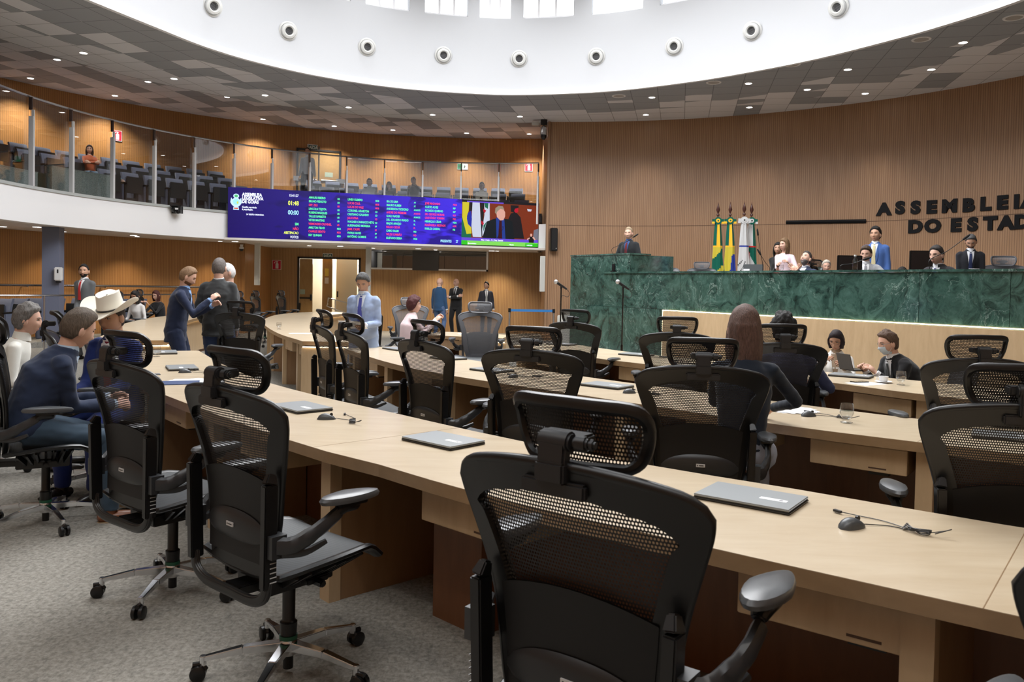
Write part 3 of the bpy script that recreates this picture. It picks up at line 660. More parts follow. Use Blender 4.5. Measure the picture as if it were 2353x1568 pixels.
seat_net = mat('seat_weave', (.07, .08, .088), .45); _t = NT(seat_net)
_w = _t.n('TexWave', bands_direction='Y'); _w.inputs['Scale'].default_value = 22; _t.l(_t.obj(), _w.inputs[0])
_t.base(_t.mix(_w.outputs[1], (.018, .021, .023), (.038, .044, .048)))
def uvmesh(o, fu):
    me = o.data; uv = me.uv_layers.new(name='UVMap')
    for l in me.loops: uv.data[l.index].uv = fu(me.vertices[l.vertex_index].co)
BW = [(.50, .165), (.58, .19), (.66, .205), (.74, .215), (.82, .228), (.90, .248), (.98, .272), (1.04, .29), (1.08, .297)]
def backy(x, z): t = (z-.5)/.66; return -.215-.11*t+.045*sin(pi*t)+.10*(x/.3)**2*(.35+.65*t)*.55
def outline(inset=0, n=8):
    """closed outline of the backrest, x z, from lower left up and round"""
    L = crom([(-w, z) for z, w in BW], 3); top = [(-.285, 1.105), (-.25, 1.128), (-.17, 1.147), (-.08, 1.158), (0, 1.162)]
    P = [(p.x, p.y) for p in L] + crom([(a, b_) for a, b_ in top], 3)
    P = [(p[0], p[1]) if not hasattr(p, 'x') else (p.x, p.y) for p in P]
    return P + [(-x, z) for x, z in P[::-1][1:]]
def make_chair():
    t = empty('mesh_office_chair', (0, 0, 0))
    base = empty('star_base', (0, 0, 0)); base.parent = t
    q = MB(); q.lathe([(0, .075), (.034, .075), (.038, .10), (.034, .135), (0, .135)], 16)
    for k in range(5):
        a = 2*pi*k/5+.3; d = Vector((cos(a), sin(a), 0))
        q.bar(d*.02+Vector((0, 0, .112)), d*.17+Vector((0, 0, .108)), .042, .036, w2=.032, h2=.028)
        q.bar(d*.17+Vector((0, 0, .108)), d*.325+Vector((0, 0, .082)), .032, .028, w2=.022, h2=.018)
        q.cyl(d*.318+Vector((0, 0, .055)), d*.318+Vector((0, 0, .095)), .014, 10)
    bpy.data.objects.remove(base)
    base = q.build('star_base', chrome, t, bevel=.003)
    for k in range(5):
        a = 2*pi*k/5+.3; d = Vector((cos(a), sin(a), 0)); s = Vector((-sin(a), cos(a), 0)); c = d*.335+Vector((0, 0, .0305))
        q = MB()
        for e in (-1, 1): q.tube([c+s*e*.006, c+s*e*.009, c+s*e*.024, c+s*e*.027], [.024, .03, .03, .025], 16)
        q.tube([c-d*.028+Vector((0, 0, .008)), c-d*.012+Vector((0, 0, .033)), c+d*.02+Vector((0, 0, .03))], .011, 8)
        q.build('caster', black_plastic, t)
    MB().lathe([(0, .02), (.02, .02), (.02, .075), (.031, .14), (.034, .205), (.027, .21), (.025, .215), (.025, .385), (0, .385)], 20).build('gas_cylinder', black_plastic, t)
    MB().lathe([(.033, .137), (.0352, .137), (.0352, .153), (.033, .153)], 20).build('cylinder_ring', mat('green_ring', (.01, .11, .06), .5), t)
    q = MB(); q.box((-.10, -.16, .375), (.10, .13, .43)).box((-.16, -.04, .40), (.16, .06, .425)).cyl((-.2, .0, .41), (.2, .0, .41), .016, 10)
    q.build('tilt_mechanism', black_plastic, t, bevel=.008)
    # seat: saddle with waterfall front
    def sp(u, v):          # u -1..1, v 0 back .. 1 front
        w = .225+.035*sin(pi*min(1, v*1.1)); x = u*w*(1-.10*max(0, v-.75)*4*abs(u))
        y = -.205+.49*v-.03*max(0, v-.6)*abs(u)**2*2
        z = .462+.055*v+.028*u*u*(1-v*.7)+.022*sin(pi*v)-.055*max(0, (v-.72)/.28)**2+.012*(1-v)**2
        return Vector((x, y, z))
    q = MB(); q.grid([[sp(-1+2*i/14, j/14) for i in range(15)] for j in range(15)]); q.grid([[sp(-1+2*i/14, j/14)-Vector((0, 0, .012)) for i in range(15)] for j in range(15)])
    q.build('seat', seat_net, t)
    rim = [sp(-1, j/10) for j in range(11)]+[sp(-1+2*i/10, 1) for i in range(1, 10)]+[sp(1, 1-j/10) for j in range(11)]+[sp(1-2*i/10, 0) for i in range(1, 10)]
    q = MB(); q.tube([p-Vector((0, 0, .008)) for p in rim], .017, 8, closed=True, flat=(1.25, .8))
    for k in range(7):
        for e in (-1, 1):
            p = sp(e*.97, .12+.1*k); q.bar(p-Vector((0, 0, .02)), Vector((e*.1, p.y*.7, .41)), .012, .03)
    q.build('seat_frame', black_plastic, t)
    # backrest
    O = outline(); P3 = [Vector((x, backy(x, z), z)) for x, z in O]
    cz = .86
    def inner(x, z):
        ix = x-(1 if x > 0 else -1)*.056*min(1, abs(x)/.16)
        iz = max(.54, z-.064*sm(( z-.99)/.12))
        return ix, iz
    I = [inner(x, z) for x, z in O]
    q = MB(); rows = [[], [], [], []]
    for (x, z), (ix, iz) in zip(O, I):
        y0, y1 = backy(x, z), backy(ix, iz)
        rows[0].append(Vector((x, y0+.006, z))); rows[1].append(Vector((x, y0-.016, z))); rows[2].append(Vector((ix, y1-.024, iz))); rows[3].append(Vector((ix, y1+.012, iz)))
    rows.append(rows[0]); q.grid(rows)
    q.tube([r for r in [Vector((x*.98, backy(x, z)-.004, z)) for x, z in O]], .0135, 8)
    q.box((-.165, backy(.1, .5)-.012, .475), (.165, backy(.1, .5)+.012, .54))
    q.build('back_frame', black_plastic, t, angle=50)
    q = MB(); rr = []
    for j in range(21):
        z = .52+(1.125-.52)*j/20
        w = None
        for (x0, z0), (x1, z1) in zip(O, O[1:]):
            if (z0 <= z <= z1) and x0 < 0: w = abs(x0+(x1-x0)*(z-z0)/max(1e-6, z1-z0)); break
        w = (w or .27)-.03
        rr.append([Vector((w*(-1+2*i/16), backy(w*(-1+2*i/16), z)-.004, z)) for i in range(17)])
    q.grid(rr); o = q.build('back_mesh', net, t); uvmesh(o, lambda c: (c.x, c.z))
    q = MB(); rr = [[], []]
    for off_, row in ((-.030, 0), (-.040, 1)):
        pass
    g0, g1 = [], []
    for j in range(9):
        v = j/8; r0, r1 = [], []
        for i in range(15):
            x = (-1+2*i/14)*.178; z = .53+v*(.30+.035*(1-(x/.178)**2)); x *= .93+.14*v
            r0.append(Vector((x, backy(x, z)-.02, z))); r1.append(Vector((x, backy(x, z)-.028, z)))
        g0.append(r0); g1.append(r1)
    q.grid(g0); q.grid(g1)
    q.build('lumbar_panel', mat('lumbar_black', (.006, .006, .0065), .5, spec=.35), t)
    q = MB(); rr = []
    for j in range(11):
        v = -1+2*j/10; r = []
        for i in range(19):
            u = -1+2*i/18; x = u*.175; h = .058*max(.02, (1-abs(u)**2.4))**.5; z = .635+v*h+.012*(1-u*u)
            r.append(Vector((x, backy(x, z)-.032-.018*max(0, 1-u*u)*max(0, 1-v*v)**.5, z)))
        rr.append(r)
    q.grid(rr); lp_ = q.build('lumbar_pad', dark_plastic, t)
    yb = backy(0, .65)-.052
    MB().box((-.017, yb-.001, .643), (.023, yb+.004, .659)).build('tag', mat('tag_silver', (.55, .55, .55), .4), lp_, smooth=False)
    MB().box((-.012, yb-.0018, .648), (-.008, yb, .654)).box((-.004, yb-.0018, .649), (.017, yb, .653)).build('tag_print', black_plastic, lp_, smooth=False)
    # U-shaped back support behind the back
    q = MB(); U = []
    for e in (-1, 1):
        q.bar((e*.222, -.258, .47), (e*.232, -.262, .84), .030, .052, up=(0, 1, 0)); q.bar((e*.232, -.262, .84), (e*.226, -.25, .875), .030, .052, up=(0, 1, 0), w2=.02, h2=.03)
    q.tube(crom([(-.222, -.258, .50), (-.21, -.262, .44), (-.14, -.262, .405), (0, -.258, .40), (.14, -.262, .405), (.21, -.262, .44), (.222, -.258, .50)], 4), .019, 8, flat=(1.2, .8))
    q.bar((0, -.25, .405), (0, -.1, .40), .09, .035)
    q.build('back_support', black_plastic, t, bevel=.004)
    q = MB()
    for k in range(9):
        for e in (-1, 1): q.box((e*.2535-.001, -.272, .50+.017*k), (e*.2535+.001, -.246, .503+.017*k))
    q.build('height_scale', mat('scale_print', (.4, .4, .4), .5), t, smooth=False)
    for e in (-1, 1):
        q = MB()
        q.box((e*.245-.022, -.275, .585), (e*.245+.022, -.215, .665))
        q.tube(crom([(e*.255, -.25, .625), (e*.285, -.2, .628), (e*.318, -.12, .675), (e*.325, -.04, .722)], 5), [.034]*3+[.033]*3+[.030]*3+[.026]*3+[.024]*3+[.022], 8, flat=(.55, 1))
        q.tube(crom([(e*.262, -.235, .60), (e*.295, -.16, .598), (e*.318, -.09, .625)], 4), [.018, .018, .018, .017, .016, .014, .013, .012, .010], 8, flat=(.8, 1))
        q.build('arm_support', mat('arm_grey', (.024, .026, .029), .36), t)
        q = MB(); q.tube([(e*.322, -.05, .715), (e*.322, -.02, .738), (e*.322, .03, .740), (e*.322, .045, .738)], [.018, .03, .03, .022], 10, flat=(.9, .9)); q.box((e*.322-.03, -.05, .740), (e*.322+.03, .07, .760))
        q.build('arm_bracket', black_plastic, t, bevel=.004)
        q = MB(); n_ = 20; rg = []
        for zz, s_ in ((.754, .72), (.758, .95), (.770, 1.0), (.781, .93), (.7865, .7), (.7875, .3)):
            rg.append([Vector((e*.322+e*.004+s_*.046*cos(2*pi*k/n_)*(1-.32*max(0, sin(2*pi*k/n_))), .0+s_*.135*sin(2*pi*k/n_)+.01, zz-.006*max(0, sin(2*pi*k/n_))*s_)) for k in range(n_)])
        q.grid(rg, closed=True); q.add(rg[-1], [tuple(range(n_))]); q.add(rg[0], [tuple(range(n_-1, -1, -1))])
        q.build('arm_pad', pad_mat, t)
    # headrest
    def hp(x, v): z = 1.148+.142*v; return Vector((x, -.235-.03*v+.05*(x/.15)**2*.6-.045*max(0, v-.75)*2-.02*max(0, .2-v)*2, z))
    HO = [(-.150, .88), (-.152, .55), (-.138, .2), (-.115, .03), (-.08, 0), (0, -.02), (.08, 0), (.115, .03), (.138, .2), (.152, .55), (.150, .88), (.128, 1.0), (.06, 1.02), (0, 1.03), (-.06, 1.02), (-.128, 1.0)]
    HO2 = crom([(a, b_) for a, b_ in HO], 3, True)
    q = MB(); q.tube([hp(p.x, p.y) for p in HO2], .0125, 8, closed=True, flat=(1.0, 1.25)); q.build('headrest_frame', black_plastic, t)
    q = MB(); q.grid([[hp((-1+2*i/14)*(.128+.02*min(1, 2*v)), v) for i in range(15)] for v in [j/8 for j in range(9)]]); o = q.build('headrest_mesh', net, t); uvmesh(o, lambda c: (c.x, c.z))
    q = MB(); q.box((-.034, -.36, 1.125), (.034, -.318, 1.172)); q.bar((0, -.34, 1.15), (0, -.335, 1.215), .064, .03, up=(0, 1, 0)); q.cyl((-.036, -.325, 1.213), (.036, -.325, 1.213), .025, 14); q.cyl((.036, -.32, 1.213), (.066, -.315, 1.213), .018, 12); q.cyl((.066, -.315, 1.213), (.082, -.313, 1.213), .013, 12)
    q.bar((0, -.32, 1.213), (0, -.262, 1.215), .11, .03); q.box((-.075, -.345, 1.095), (.075, -.325, 1.13))
    q.build('headrest_bracket', dark_plastic, t, bevel=.005)
    for ch in t.children:
        if ch.name.split('.')[0] in ('star_base', 'caster', 'gas_cylinder', 'cylinder_ring'): continue
        for o_ in [ch]+list(ch.children): o_.data.transform(Matrix.Diagonal((1.11, 1, 1, 1)))
    return t
proto = make_chair(); FIRST = [True]
GREYM = {}
def grey_version(o):
    sw = {'black_plastic': mat('grey_frame', (.085, .088, .098), .4), 'pellicle_mesh': None, 'dark_grey_plastic': mat('grey_frame'), 'lumbar_black': mat('grey_lumbar', (.045, .047, .053), .5)}
    if 'grey_pellicle' not in MATS: mesh_fabric('grey_pellicle', (.11, .113, .122), open_=.22)
    sw['pellicle_mesh'] = MATS['grey_pellicle']
    for ch in o.children:
        nm = ch.name.split('.')[0]
        if nm in ('star_base', 'caster', 'gas_cylinder', 'cylinder_ring', 'tilt_mechanism', 'seat', 'arm_pad'): continue
        if ch.data.name not in GREYM:
            d = ch.data.copy(); GREYM[ch.data.name] = d
            for i, m in enumerate(d.materials): d.materials[i] = sw.get(m.name, m)
        ch.data = GREYM[ch.data.name]
def chair(x, y, deg, label, group=None, z=0, sc=1):
    o = proto if FIRST[0] else copy_tree(proto); FIRST[0] = False
    o.location = (x, y, z); o.rotation_euler = (0, 0, -radians(deg)); tag(o, label, 'chair', group)
    if label.startswith(('grey', 'empty grey')): grey_version(o)
    return o
CH = [
 (.30, 1.99, 37, 'large mesh chair closest to the camera, seen from behind in the centre foreground'),
 (-.86, 3.12, 40, 'empty mesh chair on chrome star base just left of the closest chair'),
 (-1.66, 3.92, 37, 'empty mesh chair just right of the seated man in the navy jacket'),
 (-2.9, 4.96, 60, 'mesh chair under the seated man in the navy jacket, at the left edge'),
 (1.245, 1.28, 38, 'mesh chair cut off by the right edge beside the nearest desk'),
 (-3.05, 5.85, 62, 'mesh chair under the man in the white cowboy hat'),
 (-5.6, 8.2, 60, 'empty mesh chair at the far left, partly cut by the picture edge'),
 (-4.12, 6.15, 68, 'mesh chair under the man with wavy grey hair, at the far left edge'),
 (-1.47, 7.25, 62, 'leftmost empty mesh chair at the second desk, seen at an angle'),
 (-1.07, 6.5, 58, 'second empty mesh chair from the left at the second desk'),
 (-.40, 5.62, 50, 'third empty mesh chair from the left at the second desk, armrest reaching right'),
 (.22, 5.08, 22, 'mesh chair facing away at the middle of the second desk'),
 (1.02, 4.3, 10, 'mesh chair holding the woman with long brown hair'),
 (1.9, 3.1, 14, 'mesh chair at the right edge in front of the second desk'),
 (.83, 8.9, 35, 'empty mesh chair at the left end of the front desk, beside the microphone stand'),
 (1.52, 7.3, 12, 'empty mesh chair left of the long haired woman, at the front desk'),
 (2.05, 6.2, 5, 'mesh chair holding the man with dark curly hair'),
 (2.88, 5.12, 5, 'empty mesh chair at the front desk before the right end of the lit oak panel'),
 (-3.2, 9.75, 12, 'mesh chair standing alone in the aisle behind the dark suited men'),
 (-1.9, 11.6, 42, 'black mesh chair just right of the man in the light blue suit'),
 (-1.8, 14.2, 170, 'grey mesh chair behind the black one near the woman in pink'),
 (-.5, 11.45, 188, 'empty grey mesh chair turned to the camera right of the woman in pink'),
 (-6.0, 21.5, 95, 'black mesh chair nearest the exit doors, behind the curved desk'),
 (-6.2, 20.0, 92, 'middle one of three black mesh chairs left of the exit doors'),
 (-6.1, 18.5, 92, 'leftmost one of three black mesh chairs left of the exit doors'),
 (-7.15, 15.0, 80, 'black mesh chair beside the woman with the headband at the far left desk'),
 (-8.3, 18.3, 80, 'black mesh chair beside the red haired woman at the far left desk'),
]
for c in CH: chair(*c, group='mesh office chairs on the hall floor')
for x, y, d, l in ((3.42, 18.0, 195, 'grey mesh chair directly right of the marble lectern'), (4.25, 18.0, 197, 'grey mesh chair between the lectern and the flags'),
                   (7.75, 12.55, 205, 'empty grey mesh chair at the right edge behind the bench'), (6.85, 12.5, 150, 'black mesh chair between the seated dark suited man and the standing one'),
                   (6.05, 15.4, 150, 'black mesh chair behind the man with hands pressed together')):
    chair(x, y, d, l, 'mesh office chairs behind the bench', 0.88)
for ch_ in proto.children:                       # the closest chair has its height-adjustable arms raised
    if ch_.name.split('.')[0] in ('arm_pad', 'arm_bracket'): ch_.location = (0, 0, .11)
    if ch_.name.split('.')[0] == 'arm_support': ch_.location = (0, 0, .09)
# ================================================================ people
def remesh(mb, vox, it=4, wr=0, seed=0, name='m', mats=()):
    me = bpy.data.meshes.new('x'); b = mb.bm(); b.to_mesh(me); b.free()
    o = bpy.data.objects.new('x', me); TS.collection.objects.link(o)
    r = o.modifiers.new('r', 'REMESH'); r.mode = 'VOXEL'; r.voxel_size = vox; r.use_smooth_shade = True
    s = o.modifiers.new('s', 'SMOOTH'); s.factor = .6; s.iterations = it
    TS.view_layers[0].update(); dg = TS.view_layers[0].depsgraph; dg.update()
    out_ = bpy.data.meshes.new_from_object(o.evaluated_get(dg)); out_.name = name
    bpy.data.objects.remove(o); bpy.data.meshes.remove(me)
    if wr:
        for v in out_.vertices:
            c = v.co; n_ = noise.noise(Vector((c.x*9+seed, c.y*9, c.z*16))) + .6*noise.noise(Vector((c.x*22+seed, c.y*22, c.z*30)))
            v.co = c + v.normal*(n_*wr)
    out_.materials.clear()
    for m in mats: out_.materials.append(m)
    out_.shade_smooth(); return out_
def ik(a, b_, l1, l2, hint):
    a, b_ = Vector(a), Vector(b_); d = b_-a; L = min(d.length, (l1+l2)*.995); d = d.normalized() if d.length > 1e-6 else Vector((0, 0, -1)); b_ = a+d*L
    x = (l1*l1-l2*l2+L*L)/(2*L); h = sqrt(max(0, l1*l1-x*x)); hv = Vector(hint); hv = (hv-d*hv.dot(d)).normalized()
    return a+d*x+hv*h, b_
HA, HB, HC = .074, .096, .120
def hmod(x, y, z, fem=0):
    k = max(0, -z/HC); x *= 1-(.30+.06*fem)*k**1.7
    if y < 0: y *= 1-.42*k**1.4
    else: y = y if y < .05 else .05+(y-.05)*.86
    if y > 0:
        g = lambda x0, z0, sx, sz, a: a*math.exp(-((x-x0)/sx)**2-((z-z0)/sz)**2)
        ax = abs(x)
        y += g(0, .0, .011, .024, .010)+g(0, -.027, .014, .013, .021)-.010*math.exp(-((ax-.032)/.017)**2-((z-.012)/.013)**2)
        y += .004*math.exp(-((ax-.03)/.022)**2-((z-.034)/.009)**2)+g(0, -.061, .024, .012, .006)+g(0, -.097, .024, .016, .008)+.003*math.exp(-((ax-.045)/.02)**2-((z+.02)/.02)**2)
        y -= g(0, -.079, .02, .006, .003)
    return x, y, z
def face_y(x, z, fem=0):
    k = max(0, -z/HC); x0 = x/(1-(.30+.06*fem)*k**1.7)
    return hmod(x0, HB*sqrt(max(0, 1-(x0/HA)**2-(z/HC)**2)), z, fem)[1]
def head_grid(fn, n=44, m=32):
    rows = []
    for i in range(m+1):
        th = pi*i/m; r = []
        for j in range(n):
            ph = 2*pi*j/n; x, y, z = HA*sin(th)*sin(ph), HB*sin(th)*cos(ph), HC*cos(th); r.append(fn(x, y, z, ph))
        rows.append(r)
    return rows
def sm(t): t = max(0, min(1, t)); return t*t*(3-2*t)
def lerpk(x, *K):
    for (a, va), (b_, vb) in zip(K, K[1:]):
        if x <= b_: return va+(vb-va)*max(0, min(1, (x-a)/(b_-a)))
    return K[-1][1]
def hair_shell(style, thick, seed, fem):
    def fn(x, y, z, ph):
        c = cos(ph); zb = lerpk(c, (-1, -.072), (-.45, -.07), (-.12, -.03), (.12, .018), (.5, .070), (1, .088))
        if style == 'fringe': zb = lerpk(c, (-1, -.075), (-.2, -.06), (.12, -.03), (.5, .05), (1, .076))
        if style == 'receding': zb = lerpk(c, (-1, -.072), (-.4, -.06), (-.1, -.02), (.15, .02), (.55, .08), (1, .085))
        mk = sm((z-zb)/.018+.5)
        if style == 'balding': mk *= 1-sm((z-.045)/.02)
        px, py, pz = hmod(x, y, z, fem)
        v = Vector((x/HA, y/HB, z/HC)).normalized()
        nz = noise.noise(Vector((x*28+seed, y*28, z*28)))*.5+noise.noise(Vector((x*70+seed, y*70, z*40)))*.35
        t_ = thick*(.75+.5*max(0, v.z))*(1+nz*(.9 if style == 'curly' else .4))
        return Vector((px, py, pz))+v*(-.007+mk*(t_+.007))
    return head_grid(fn, 56, 40)
def beard_shell(fem=0, t_=.004):
    def fn(x, y, z, ph):
        c = cos(ph); mk = sm((-.044-z)/.016+.5)*sm((c+.15)/.2)*(1-.9*math.exp(-(x/.018)**2-((z+.062)/.007)**2))*(1-sm((z+.05)/.02)*sm((.02-abs(x))/.006)*.0)
        px, py, pz = hmod(x, y, z, fem); return Vector((px, py, pz))+Vector((x/HA, y/HB, z/HC)).normalized()*(-.006+mk*(t_+.006))
    return head_grid(fn, 48, 36)
def hand(mb, w, d, s, curl=.5, spread=.12, mirror=1, k=1):
    """w wrist, d direction along the palm, s direction towards the thumb"""
    d = d.normalized(); s = (s-d*s.dot(d)).normalized(); n_ = d.cross(s)*mirror   # palm side
    mb.tube([w-d*.02, w+d*.01, w+d*.04, w+d*.085], [.026, .029, .038, .036], 10, flat=(1, .42), up=n_)
    for i, (L, o_) in enumerate(((.072, .030), (.080, .010), (.075, -.010), (.060, -.029))):
        p = w+d*.078+s*o_*.98; a = 0; dd = d+s*(o_*spread*10); P = [p-d*.02, p]; c = curl*(1+.12*i)
        for seg in (.42, .32, .26):
            a += c; P.append(P[-1]+(dd.normalized()*cos(a)+n_*sin(a))*L*seg)
        mb.tube(P, [.0095*k, .0095*k, .0088*k, .0080*k, .0062*k], 7)
    p = w+d*.02+s*.024; mb.tube([p-s*.012, p+s*.016+d*.018+n_*.008, p+s*.026+d*.045+n_*.016, p+s*.024+d*.066+n_*.028], [.014*k, .013*k, .0105*k, .007*k], 7)
SKIN = {'fair': (.66, .40, .30), 'tan': (.52, .30, .20), 'brown': (.34, .18, .11), 'dark': (.15, .075, .045)}
def skin(n):
    m = mat('skin_'+n, SKIN[n], .5, spec=.35); b_ = m.node_tree.nodes['Principled BSDF']
    b_.inputs['Subsurface Weight'].default_value = .0; return m
def cloth(c, n='cloth'):
    key = n+'_%d_%d_%d' % tuple(int(x*1000) for x in c)
    return MATS[key] if key in MATS else fabric(key, c)
def hairmat(c):
    key = 'hair_%d_%d_%d' % tuple(int(x*1000) for x in c)
    if key in MATS: return MATS[key]
    m = mat(key, c, .55, spec=.3); t = NT(m); n1 = t.noise(t.obj((60, 60, 9)), 3, 4, .7)
    t.base(t.ramp(n1, (.3, tuple(v*.45 for v in c)), (.7, tuple(min(1, v*1.6) for v in c)))); t.bump(n1, .6, .01); return m
def person(x, y, deg, label, z=0, H=1.75, sit=False, lean=0, side=0, head=(0, 0, 0), R=None, L=None, rc=.5, lc=.5, feet=None,
           sk='tan', hair='short', hc=(.03, .02, .015), hl=.25, ht=.016, top='jacket', tc=(.02, .02, .025), sc_=(.75, .76, .78), tie=None, pc=None, shoe=(.02, .015, .012),
           fem=0, beard=None, glasses=None, vox=.016, wr=0, eh=None, seat=.49, fat=1, rh=None, lh=None, extra=None, group=None, legs=True, shf=.045):
    t = empty('person', (x, y, z), -radians(deg), label, 'person', group); s = H/1.75
    seed = x*7.3+y*3.1; sm_ = skin(sk); hm_ = hairmat(hc)
    hz = (seat+.10) if sit else .93
    la, sa_ = radians(lean), radians(side)
    u = Vector((sin(sa_), sin(la), cos(la)*cos(sa_))).normalized(); H0 = Vector((0, 0 if sit else -.0, hz))
    rv = Vector((1, 0, 0)); rv = (rv-u*rv.dot(u)).normalized(); fv = u.cross(rv)        # forward of the torso
    curve = lambda q_: H0+u*q_-fv*(.05*sin(pi*max(0, min(1, q_/.52)))*sin(la))+fv*(.10*sin(la)*max(0, q_-.3))
    Nk = curve(.52)
    hy, hpch, hr = (radians(v) for v in head)
    nd = (u*.8+Vector((0, 0, .35))+fv*.12).normalized()
    Hc = Nk+nd*.132+fv*.012
    RM = Matrix.Rotation(-hy, 4, 'Z') @ Matrix.Rotation(-hpch, 4, 'X') @ Matrix.Rotation(hr, 4, 'Y')
    HM = Matrix.Translation(Hc) @ RM
    swd = .160 if not fem else .142
    ws = s
    SC_ = Matrix.Diagonal((s, s, s, 1))
    # ---- arms
    arms = {}
    for e, tgt, hint in ((1, R, rh), (-1, L, lh)):
        sh = Nk-u*.082+rv*e*swd
        if tgt is None: tgt = Vector((e*.235, .05, hz-.12)) if not sit else Vector((e*.17, .36, seat+.20))
        tgt = Vector(tgt)/s
        hint = Vector(hint) if hint else (Vector((e*.32, -1, -.4)))
        el, wr_ = ik(sh, tgt, .295, .265, hint); arms[e] = (sh, el, wr_)
    # ---- legs
    lg = {}
    for e in (1, -1):
        hip = H0+rv*e*.09-Vector((0, 0, .02))
        an_ = Vector(feet[0 if e > 0 else 1])/s if feet else (Vector((e*.11, -.02, .09)) if not sit else Vector((e*.13, .42, .09)))
        kn, an_ = ik(hip, an_, .44, .425, Vector((e*.08, 1, .35 if sit else 0))); lg[e] = (hip, kn, an_)
    TR = [(-.10, .150, .105), (-.02, .158, .118), (.10, .146, .108), (.22, .150, .112), (.34, .160, .118), (.41, .150, .105), (.455, .118, .088), (.495, .085, .068)]
    def torso(mb, add, hem=None, nx=1):
        T_ = list(TR)
        if hem is not None: T_ = [(hem, .172, .122)]+[q_ for q_ in T_ if q_[0] > hem+.03]
        rows = []
        for q_, rx, ry in T_:
            c = curve(q_) if q_ >= 0 else H0+Vector((0, 0, q_))*(1 if not sit else .4)
            ax = rv; ay = fv if q_ > 0 else Vector((0, 1, 0)); f_ = fat if q_ < .36 else 1
            w_ = 1-(.10 if fem and .05 < q_ < .2 else 0)
            if fem: w_ *= .92
            rows.append([c+ax*(rx*f_*w_+add)*cos(2*pi*k/20)*nx+ay*(ry*f_+add)*sin(2*pi*k/20)*(1.0+(.18 if fem and .28 < q_ < .4 and 3 <= k <= 7 else 0)) for k in range(20)])
        mb.grid(rows, closed=True); mb.add(rows[0], [tuple(range(20))]); mb.add(rows[-1], [tuple(range(19, -1, -1))])
    body = MB(); torso(body, -.012)
    body.tube([Nk-u*.06, Nk+nd*.03, Nk+nd*.10+RM.to_3x3() @ Vector((0, -.012, 0))], [.062, .056 if not fem else .047, .055 if not fem else .046], 14)
    for e in (1, -1):
        sh, el, w_ = arms[e]; body.tube([sh-rv*e*.04, sh, (sh+el)/2, el, (el+w_)/2, w_], [.034, .036, .034, .029, .028, .023], 10)
        if legs: a_, k_, n_ = lg[e]; body.tube([a_, (a_+k_)/2, k_, (k_+n_)/2, n_, n_-Vector((0, 0, .03))], [.075, .07, .05, .052, .035, .035], 10)
    bme = remesh(body, .016 if vox > .01 else .011, 3, name='body', mats=[sm_]); bb = bmesh.new(); bb.from_mesh(bme)
    det = MB(); rows = head_grid(lambda a, b_, c, ph: HM @ Vector(hmod(a, b_, c, fem)), 48, 40) ; det.grid(rows, closed=True)
    for e in (1, -1):
        det.ell(HM @ Vector((e*.079, -.006, -.008)), (.011, .021, .034), 12, 8, M=RM.to_3x3() @ Matrix.Rotation(e*.35, 3, 'Z'))
        sh, el, w_ = arms[e]; d = (w_-el).normalized(); hd = (rh if e > 0 else lh)
        th = Vector((-e*.6, .2, .8)) if sit or (w_.z > .95) else Vector((0, 1, .0))
        if abs(th.normalized().dot(d)) > .9: th = Vector((-e, .3, 0))
        hand(det, w_+d*.02, d, th, rc if e > 0 else lc, mirror=-e if not (sit or w_.z > .95) else -e)
    db = det.bm(); tmp = bpy.data.meshes.new('x'); db.to_mesh(tmp); db.free(); bb.from_mesh(tmp); bpy.data.meshes.remove(tmp)
    bb.to_mesh(bme); bb.free(); bme.shade_smooth(); bme.transform(SC_); ob = put('body', bme, t)
    def add(mb, name, mats, par=t, **kw):
        mb.v = [v*s for v in mb.v]; return mb.build(name, mats, par, **kw)
    # ---- face
    for e in (1, -1):
        q = MB(); q2 = MB()
        ye = face_y(e*.032, .012, fem); c = Vector((e*.032, ye-.0085, .012)); q.ell(HM @ c, (.0135, .0115, .0085), 12, 8, 0, RM.to_3x3()); q.ell(HM @ (c+Vector((0, .0078, 0))), (.0062, .0045, .0062), 10, 6, 1, RM.to_3x3())
        q2.tube([HM @ Vector((e*xx, face_y(e*xx, zz, fem)+.001, zz)) for xx, zz in ((.013, .031), (.025, .036), (.038, .036), (.050, .030))], [.002, .003, .003, .0016], 6)
        q.tube([HM @ Vector((e*xx, face_y(e*xx, zz, fem)+.0015, zz)) for xx, zz in ((.019, .014), (.026, .0205), (.036, .0205), (.047, .012))], .0018, 5, 1)
        add(q, 'eye', [mat('eye_white', (.75, .73, .7), .3), mat('eye_dark', (.02, .012, .008), .25)]); add(q2, 'eyebrow', hm_ if hair != 'bald' else hairmat((.12, .09, .07)))
    q = MB()
    for zz, a_ in ((-.0585, .0035), (-.0665, .0045)): q.tube([HM @ Vector((xx, face_y(xx, zz, fem)+.0005, zz+(.002 if abs(xx) < .01 else 0))) for xx in (-.024, -.012, 0, .012, .024)], [.0012, a_, a_*.9, a_, .0012], 6)
    add(q, 'lips', mat('lips_'+sk, tuple(min(1, v*f_) for v, f_ in zip(SKIN[sk], (.85, .6, .6))), .4))
